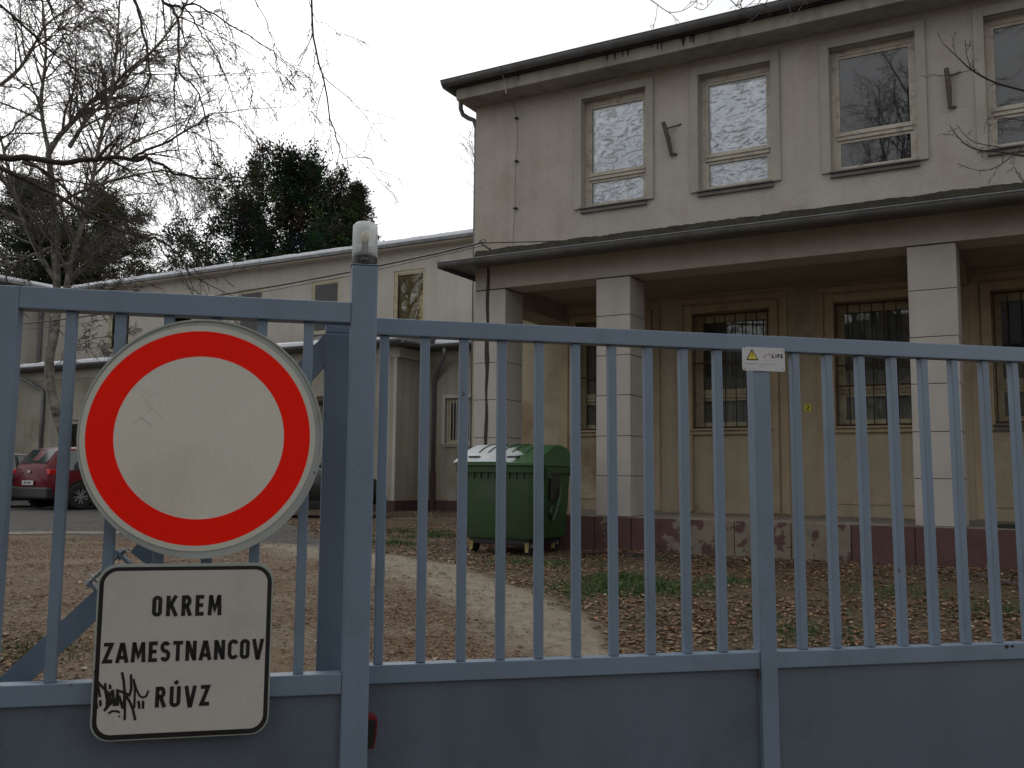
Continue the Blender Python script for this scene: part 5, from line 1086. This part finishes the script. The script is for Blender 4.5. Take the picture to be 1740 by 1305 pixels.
# conifers behind the wing
def pad(mb, cols, rg, p, rx_, rz_, n_, base, ln, wd):
    """a clump of needle sprays filling an ellipsoid"""
    c_ = tuple(k * rg.uniform(.55, 1.5) for k in base); V_ = mb.v; F_ = mb.f; M_ = mb.m
    for _ in range(n_):
        x, y, z = rg.gauss(0, .5), rg.gauss(0, .5), rg.gauss(0, .5); sx, sy, sz = p.x + x * rx_, p.y + y * rx_, p.z + z * rz_
        ex, ey, ez = x + rg.gauss(0, .5), y + rg.gauss(0, .5), z * .6 + .5 + rg.gauss(0, .35); q = ln * rg.uniform(.6, 1.1) / math.sqrt(ex * ex + ey * ey + ez * ez + 1e-6); ex *= q; ey *= q; ez *= q
        wx, wy, wz = rg.gauss(0, 1) * wd, rg.gauss(0, 1) * wd, rg.gauss(0, .6) * wd; k = len(V_)
        V_.extend([(sx - wx, sy - wy, sz - wz), (sx + wx, sy + wy, sz + wz), (sx + ex, sy + ey, sz + ez)]); F_.append((k, k + 1, k + 2)); M_.append(0); cols.extend([c_] * 3)
def conifer(name, label, base, height, rx, z0, kind, seed, colr, lean=(0, 0)):
    rg = random.Random(seed); root = empty(name, base, 0, label, 'tree'); mbw = MB(); mbn = MB(); cols = []
    mbw.tube([(0, 0, -.3), (lean[0] * .3, 0, height * .4), (lean[0], lean[1], height * .93)], [.28, .2, .04], 8)
    nb = {'dome': 92, 'layer': 120, 'spruce': 150}[kind]
    for j in range(nb):
        t_ = (j + rg.random()) / nb; z = z0 + (height * .96 - z0) * t_; az = rg.random() * 6.283
        if kind == 'dome': rr = rx * math.sqrt(max(.03, 1 - (max(0, z - z0 - .25 * (height - z0)) / (height * .98 - z0 - .25 * (height - z0))) ** 1.7)) * rg.uniform(.62, 1.14); up = .45 + .5 * t_
        elif kind == 'layer': rr = rx * math.sqrt(max(.05, 1 - t_ ** 1.8)) * rg.uniform(.6, 1.15); up = .10 + .2 * t_
        else: rr = rx * (1.03 - t_) * rg.uniform(.75, 1.15) + .12; up = -.12 + .5 * t_
        start = Vector((lean[0] * z / height, lean[1] * z / height, max(.5, z - rr * up * (.9 if kind == 'dome' else .3))))
        h = Vector((math.cos(az), math.sin(az), 0)); end = start + h * rr + Vector((0, 0, rr * up)); P = []
        for k in range(7): s_ = k / 6; P.append(start.lerp(end, s_) + Vector((0, 0, (.22 * s_ * s_ - .15 * math.sin(s_ * 3.14)) * rr * (.6 if kind != 'spruce' else -.2))))
        mbw.tube(P, [max(.012, .06 * (1 - s_ / 7)) for s_ in range(7)], 4, cap=False)
        nt2 = int((7 if kind == 'dome' else 9 if kind == 'layer' else 7) * (1 + rr * .55))
        for q in range(nt2):
            s_ = 1 - rg.random() ** 1.3 * (.72 if kind != 'spruce' else .95); i = min(5, int(s_ * 6)); p = P[i].lerp(P[i + 1], s_ * 6 - i); sd = rr * (.15 if kind == 'dome' else .22) * (1.15 - s_ * .7) + .08
            off = Vector((rg.gauss(0, 1) * sd, rg.gauss(0, 1) * sd, rg.gauss(0, 1) * sd * (.6 if kind == 'dome' else .28)))
            dd = (h * .5 + Vector((rg.gauss(0, .35), rg.gauss(0, .35), 1.0 if kind == 'dome' else .45 if kind == 'layer' else .1)))
            mbw.tube([p, p + off], .012, 3, cap=False)
            if kind == 'dome': pad(mbn, cols, rg, p + off, .31, .58, 100, colr, .17, .032)
            elif kind == 'layer': pad(mbn, cols, rg, p + off, .34, .17, 40, colr, .15, .026)
            else: pad(mbn, cols, rg, p + off, .28, .20, 40, colr, .15, .026)
    mbw.build('trunk', M['pinebark'], root, smooth=True); mbn.c = cols; mbn.build('needles', M['needle'], root); return root
def tpos(x, Y): p = at(x, 800, Y); p.z = 0; return p
conifer('pine_tree', 'broad dark green pine with upright needle tufts behind the snowy roof', tpos(470, 45), 16.9, 5.4, 5.2, 'dome', 21, (.026, .036, .022), (.4, 0))
conifer('spruce_tree', 'pointed olive tinted spruce right beside the broad dark pine', tpos(594, 43), 14.9, 2.6, 4.0, 'spruce', 22, (.040, .052, .026))
conifer('pine_tree', 'loose olive green pine seen through the birch branches at left', tpos(150, 50), 16.6, 4.6, 5.0, 'layer', 23, (.052, .055, .026))
conifer('pine_tree', 'darker pine cut by the left picture edge behind the birch', tpos(10, 49), 17.2, 4.0, 5.0, 'layer', 24, (.032, .04, .024))
# slim bare tree behind the building corner
rg = random.Random(3); out = []; b0 = tpos(792, 62); cfgp = dict(seg=[10, 8, 5, 4], wob=[.03, .06, .1, .15], trop=[.05, .16, .12, .05], kids=[46, 9, 4, 0], fwd=[1.4, 1.2, .9, .6], lk=[.20, .4, .4, .4], rmin=.011)
grow(rg, b0, Vector((0, 0, 1)), 25.5, .22, 0, out, cfgp); pt_ = empty('poplar_tree', b0, 0, 'slim bare poplar just showing behind the main building corner', 'tree')
tree_mesh(out, 'trunk', M['twig2'], pt_, b0, maxlev=0); TWIG(out, 'twigs', M['twig2'], pt_, b0, minlev=1)
# street trees behind the viewer: they shade the street and show in the window panes
rg = random.Random(17); out = []; b0 = Vector((-5.0, -3.6, gz(-5, -3.6))); cfgs = dict(seg=[8, 7, 6, 4], wob=[.05, .14, .2, .22], trop=[.05, .10, .02, -.05], kids=[24, 9, 7, 0], fwd=[.7, .9, .9, .8], lk=[.36, .5, .5, .5], rmin=.009)
grow(rg, b0, Vector((0, 0, 1)), 15.0, .24, 0, out, cfgs); sroot = empty('street_tree', b0, 0, 'bare street tree mirrored in the dark upper windows', 'tree', 'street trees behind the viewer')
STREET = 1
tree_mesh(out, 'trunk', M['twig2'], sroot, b0, maxlev=0); TWIG(out, 'twigs', M['twig2'], sroot, b0, minlev=1)
for (x, y, rz_, lb) in ((-1.2, -5.0, 2.1, 'bare street tree behind the viewer, facing the gate'), (4.5, -7.5, 4.0, 'bare street tree behind the viewer, farthest right'), (-9.5, -6.5, 1.0, 'bare street tree behind the viewer, farthest left')): dup(sroot, (x, y, gz(x, y)), rz_, lb)
hs_ = empty('street_house', (0, -24, -.6), 0, 'plain house row across the street, mirrored in the porch windows', 'building')
mb = MB(); mb.box(-42, 30, -9, 0, 0, 8.5); mb.build('wall', M['wing_low'], hs_)
mb = MB(); mb.add([(-43, -9.5, 8.5), (31, -9.5, 8.5), (31, .6, 8.5), (-43, .6, 8.5), (-43, -4.4, 12), (31, -4.4, 12)], [(0, 1, 5, 4), (2, 3, 4, 5), (0, 4, 3), (1, 2, 5), (0, 3, 2, 1)]); mb.build('roof', M['bitumen'], hs_)
for i in range(17):
    for z in (1.6, 5.2): MB().box(-39 + i * 4.1, -37.7 + i * 4.1, .0, .04, z, z + 1.7).build('window', M['carglass'], hs_)

# ------------------------------------------------------------------ ground cover
def ground_n(x, y): return gz(x, y)
rg = random.Random(31); mb = MB(); cols = []
pal = [(.20, .115, .060), (.24, .145, .075), (.16, .090, .050), (.27, .18, .105), (.12, .075, .045), (.23, .10, .050), (.31, .235, .16), (.16, .10, .06)]
def leaf(x, y, s_, z):
    a = rg.random() * 6.283; tl = rg.uniform(-.25, .25); ca, sa = math.cos(a), math.sin(a); cu = rg.uniform(.02, .20) * s_; c_ = pal[int(rg.random() ** 1.2 * len(pal))]; k = rg.uniform(.65, 1.25); c_ = tuple(q * k for q in c_)
    pts = [(0, 0, 0), (.38, .30, cu), (.75, .16, cu * .7), (1, 0, cu * .3), (.72, -.20, cu * .8), (.36, -.34, cu)]
    vs = []
    for (px_, py_, pz_) in pts:
        lx, ly_, lz = (px_ - .5) * s_, py_ * s_, pz_ + (px_ - .5) * s_ * tl; vs.append((x + lx * ca - ly_ * sa, y + lx * sa + ly_ * ca, z + lz + .006 + abs(tl) * s_ * .4))
    mb.add(vs, [(0, 1, 2, 3), (0, 3, 4, 5)]); cols.extend([c_] * 6)
def inwall(x, y):
    p = Vector((x, y, 0)) - O; u, v = p.dot(ud), p.dot(vd); return v > -.04 and u > -.65
cnt = 0
while cnt < 36000:
    x = rg.uniform(-4.5, 8.5); y = 4.9 + rg.random() ** 1.25 * 14
    if inwall(x, y) or abs(x) > y * .62 + .6: continue
    s_ = strip(x, y); a_ = asph(x, y) if s_ < .5 else 0
    dens = s_ * (.55 + .30 * smooth(.9, 0, x - edge_x(y)) + .75 * noise.noise(Vector((x * 1.1, y * 1.1, 2)))) + (1 - s_) * .05 * max(0, .6 + 1.6 * noise.noise(Vector((x * .7, y * 1.6, 5)))) * (1 - a_ * .8)
    if rg.random() < dens: leaf(x, y, rg.uniform(.024, .060) * (1.25 if rg.random() < .08 else 1), gz(x, y) + rg.random() * .008); cnt += 1
while cnt < 110000:
    x = rg.uniform(-7.5, 2.5); y = 5.2 + rg.random() ** 1.2 * 12
    if inwall(x, y) or strip(x, y) > .6: continue
    band = noise.noise(Vector((x * .6 + y * .25, y * 1.7 - x * .5, 5))) + .35 * noise.noise(Vector((x * 3, y * 5, 1)))
    if rg.random() < max(.08, .62 + 1.5 * band) * (1 - .65 * asph(x, y)) * (1 - .85 * min(1, 1.6 * lane(x, y))): leaf(x, y, rg.uniform(.012, .034), gz(x, y))
    cnt += 1
p_ = []
for _ in range(2600):   # litter against the far walls and on the leafy bank beside the bin
    u = rg.uniform(-9, -1.5); v = rg.uniform(1.0, 9.6); q = bw(u, v); d_ = math.exp(-((v - 9.2) / 2.2) ** 2)
    if rg.random() < d_ + .12: leaf(q.x, q.y, rg.uniform(.05, .10), gz(q.x, q.y))
mb.c = cols; mb.build('fallen_leaves', M['leaf'], kind='stuff', label='brown fallen leaves and litter covering the yard and the bank')
mb = MB(); cols = []
gc = [ghit(1035, 1000), ghit(1120, 1003), ghit(1060, 985), ghit(690, 905), ghit(745, 912), ghit(668, 925), ghit(1240, 990), ghit(960, 962), ghit(1380, 1080), ghit(1000, 1010), ghit(1520, 1010), ghit(60, 1110), ghit(880, 958), ghit(1700, 1040)]
for gi, c_ in enumerate(gc):
    R0 = (.55, .5, .35, .75, .6, .5, .4, .5, .5, .4, .5, .4, .45, .5)[gi]; nb = int((2600 if gi < 3 else 1500 if gi < 6 else 800) * R0)
    for _ in range(nb):
        a = rg.random() * 6.283; r_ = R0 * rg.random() ** .8; x, y = c_.x + r_ * math.cos(a) * 1.3, c_.y + r_ * math.sin(a) * .8
        if inwall(x, y): continue
        z = gz(x, y); h = rg.uniform(.03, .09) * (1.25 - r_ / R0 * .6); b_ = rg.random() * 6.283; w_ = .004; lx, ly_ = math.cos(b_), math.sin(b_); k = rg.uniform(.6, 1.3)
        mb.add([(x - ly_ * w_, y + lx * w_, z - .005), (x + ly_ * w_, y - lx * w_, z - .005), (x + lx * h * .5, y + ly_ * h * .5, z + h)], [(0, 1, 2)]); cols.extend([(.045 * k, .10 * k, .022 * k)] * 3)
mb.c = cols; mb.build('grass_tufts', M['grass'], kind='stuff', label='patches of short green grass between the leaves')
# pale concrete strip across the yard and a kerb stone by the rear wing
def stripbox(name, p, q, wd, z0, z1, m, **k):
    a, b_ = ghit(*p), ghit(*q); n_ = max(6, int((b_ - a).length / .3)); d = (b_ - a).normalized(); nn = Vector((-d.y, d.x, 0)) * wd / 2; vs = []
    for i in range(n_ + 1):
        c = a.lerp(b_, i / n_); j = 1 + .12 * noise.noise(Vector((c.x * 2, c.y * 2, 3)))
        for sgn, zz in ((1, z0), (1, z1), (-1, z1), (-1, z0)): e = c + nn * sgn * j; vs.append((e.x, e.y, gz(e.x, e.y) + zz))
    return MB().add(vs, [(i * 4 + k_, (i + 1) * 4 + k_, (i + 1) * 4 + k_ + 1, i * 4 + k_ + 1) for i in range(n_) for k_ in range(3)]).build(name, m, **k)
stripbox('path', (-140, 911), (205, 906), .55, -.05, .012, M['pathc'], kind='structure')
stripbox('kerb', (668, 885), (775, 886), .14, -.05, .05, M['pathc'], kind='structure')
# dead branch and twigs lying along the plinth
rg = random.Random(41)
def lying(name, px, r_, label, m, kids):
    P = [];
    for (x, y) in px: q = ghit(x, y); P.append(Vector((q.x, q.y, gz(q.x, q.y) + .03 + rg.uniform(0, .03))))
    out = [(P, [r_ * (1 - .6 * i / len(P)) for i in range(len(P))], 0)]; Ln = sum((a - b_).length for a, b_ in zip(P, P[1:]))
    spawn(rg, P, out[0][1], Ln, 0, out, dict(seg=[4, 4, 3], wob=[.1, .2, .2], trop=[0, 0, .02], kids=[kids, 2, 0], fwd=[1, .8, .6], lk=[.18, .4, .4], rmin=.004))
    for pts, rad, lev in out:
        for q in pts: q.z = max(q.z, gz(q.x, q.y) + .008)
    mb = MB()
    for pts, rad, lev in out: mb.tube(pts, rad, 5, cap=False)
    ob = mb.build(name, m, None, off=P[0]); ob.location = P[0]; tag(ob, label, 'branch')
lying('dead_branch', [(990, 945), (1040, 944), (1090, 947), (1130, 955), (1165, 966)], .014, 'thin dead branch lying along the plinth right of the bin', M['twig'], 8)
lying('dead_branch', [(1665, 985), (1700, 992), (1745, 1004), (1790, 1018)], .020, 'pale dead branch on the ground at the right picture edge', M['twig2'], 5)
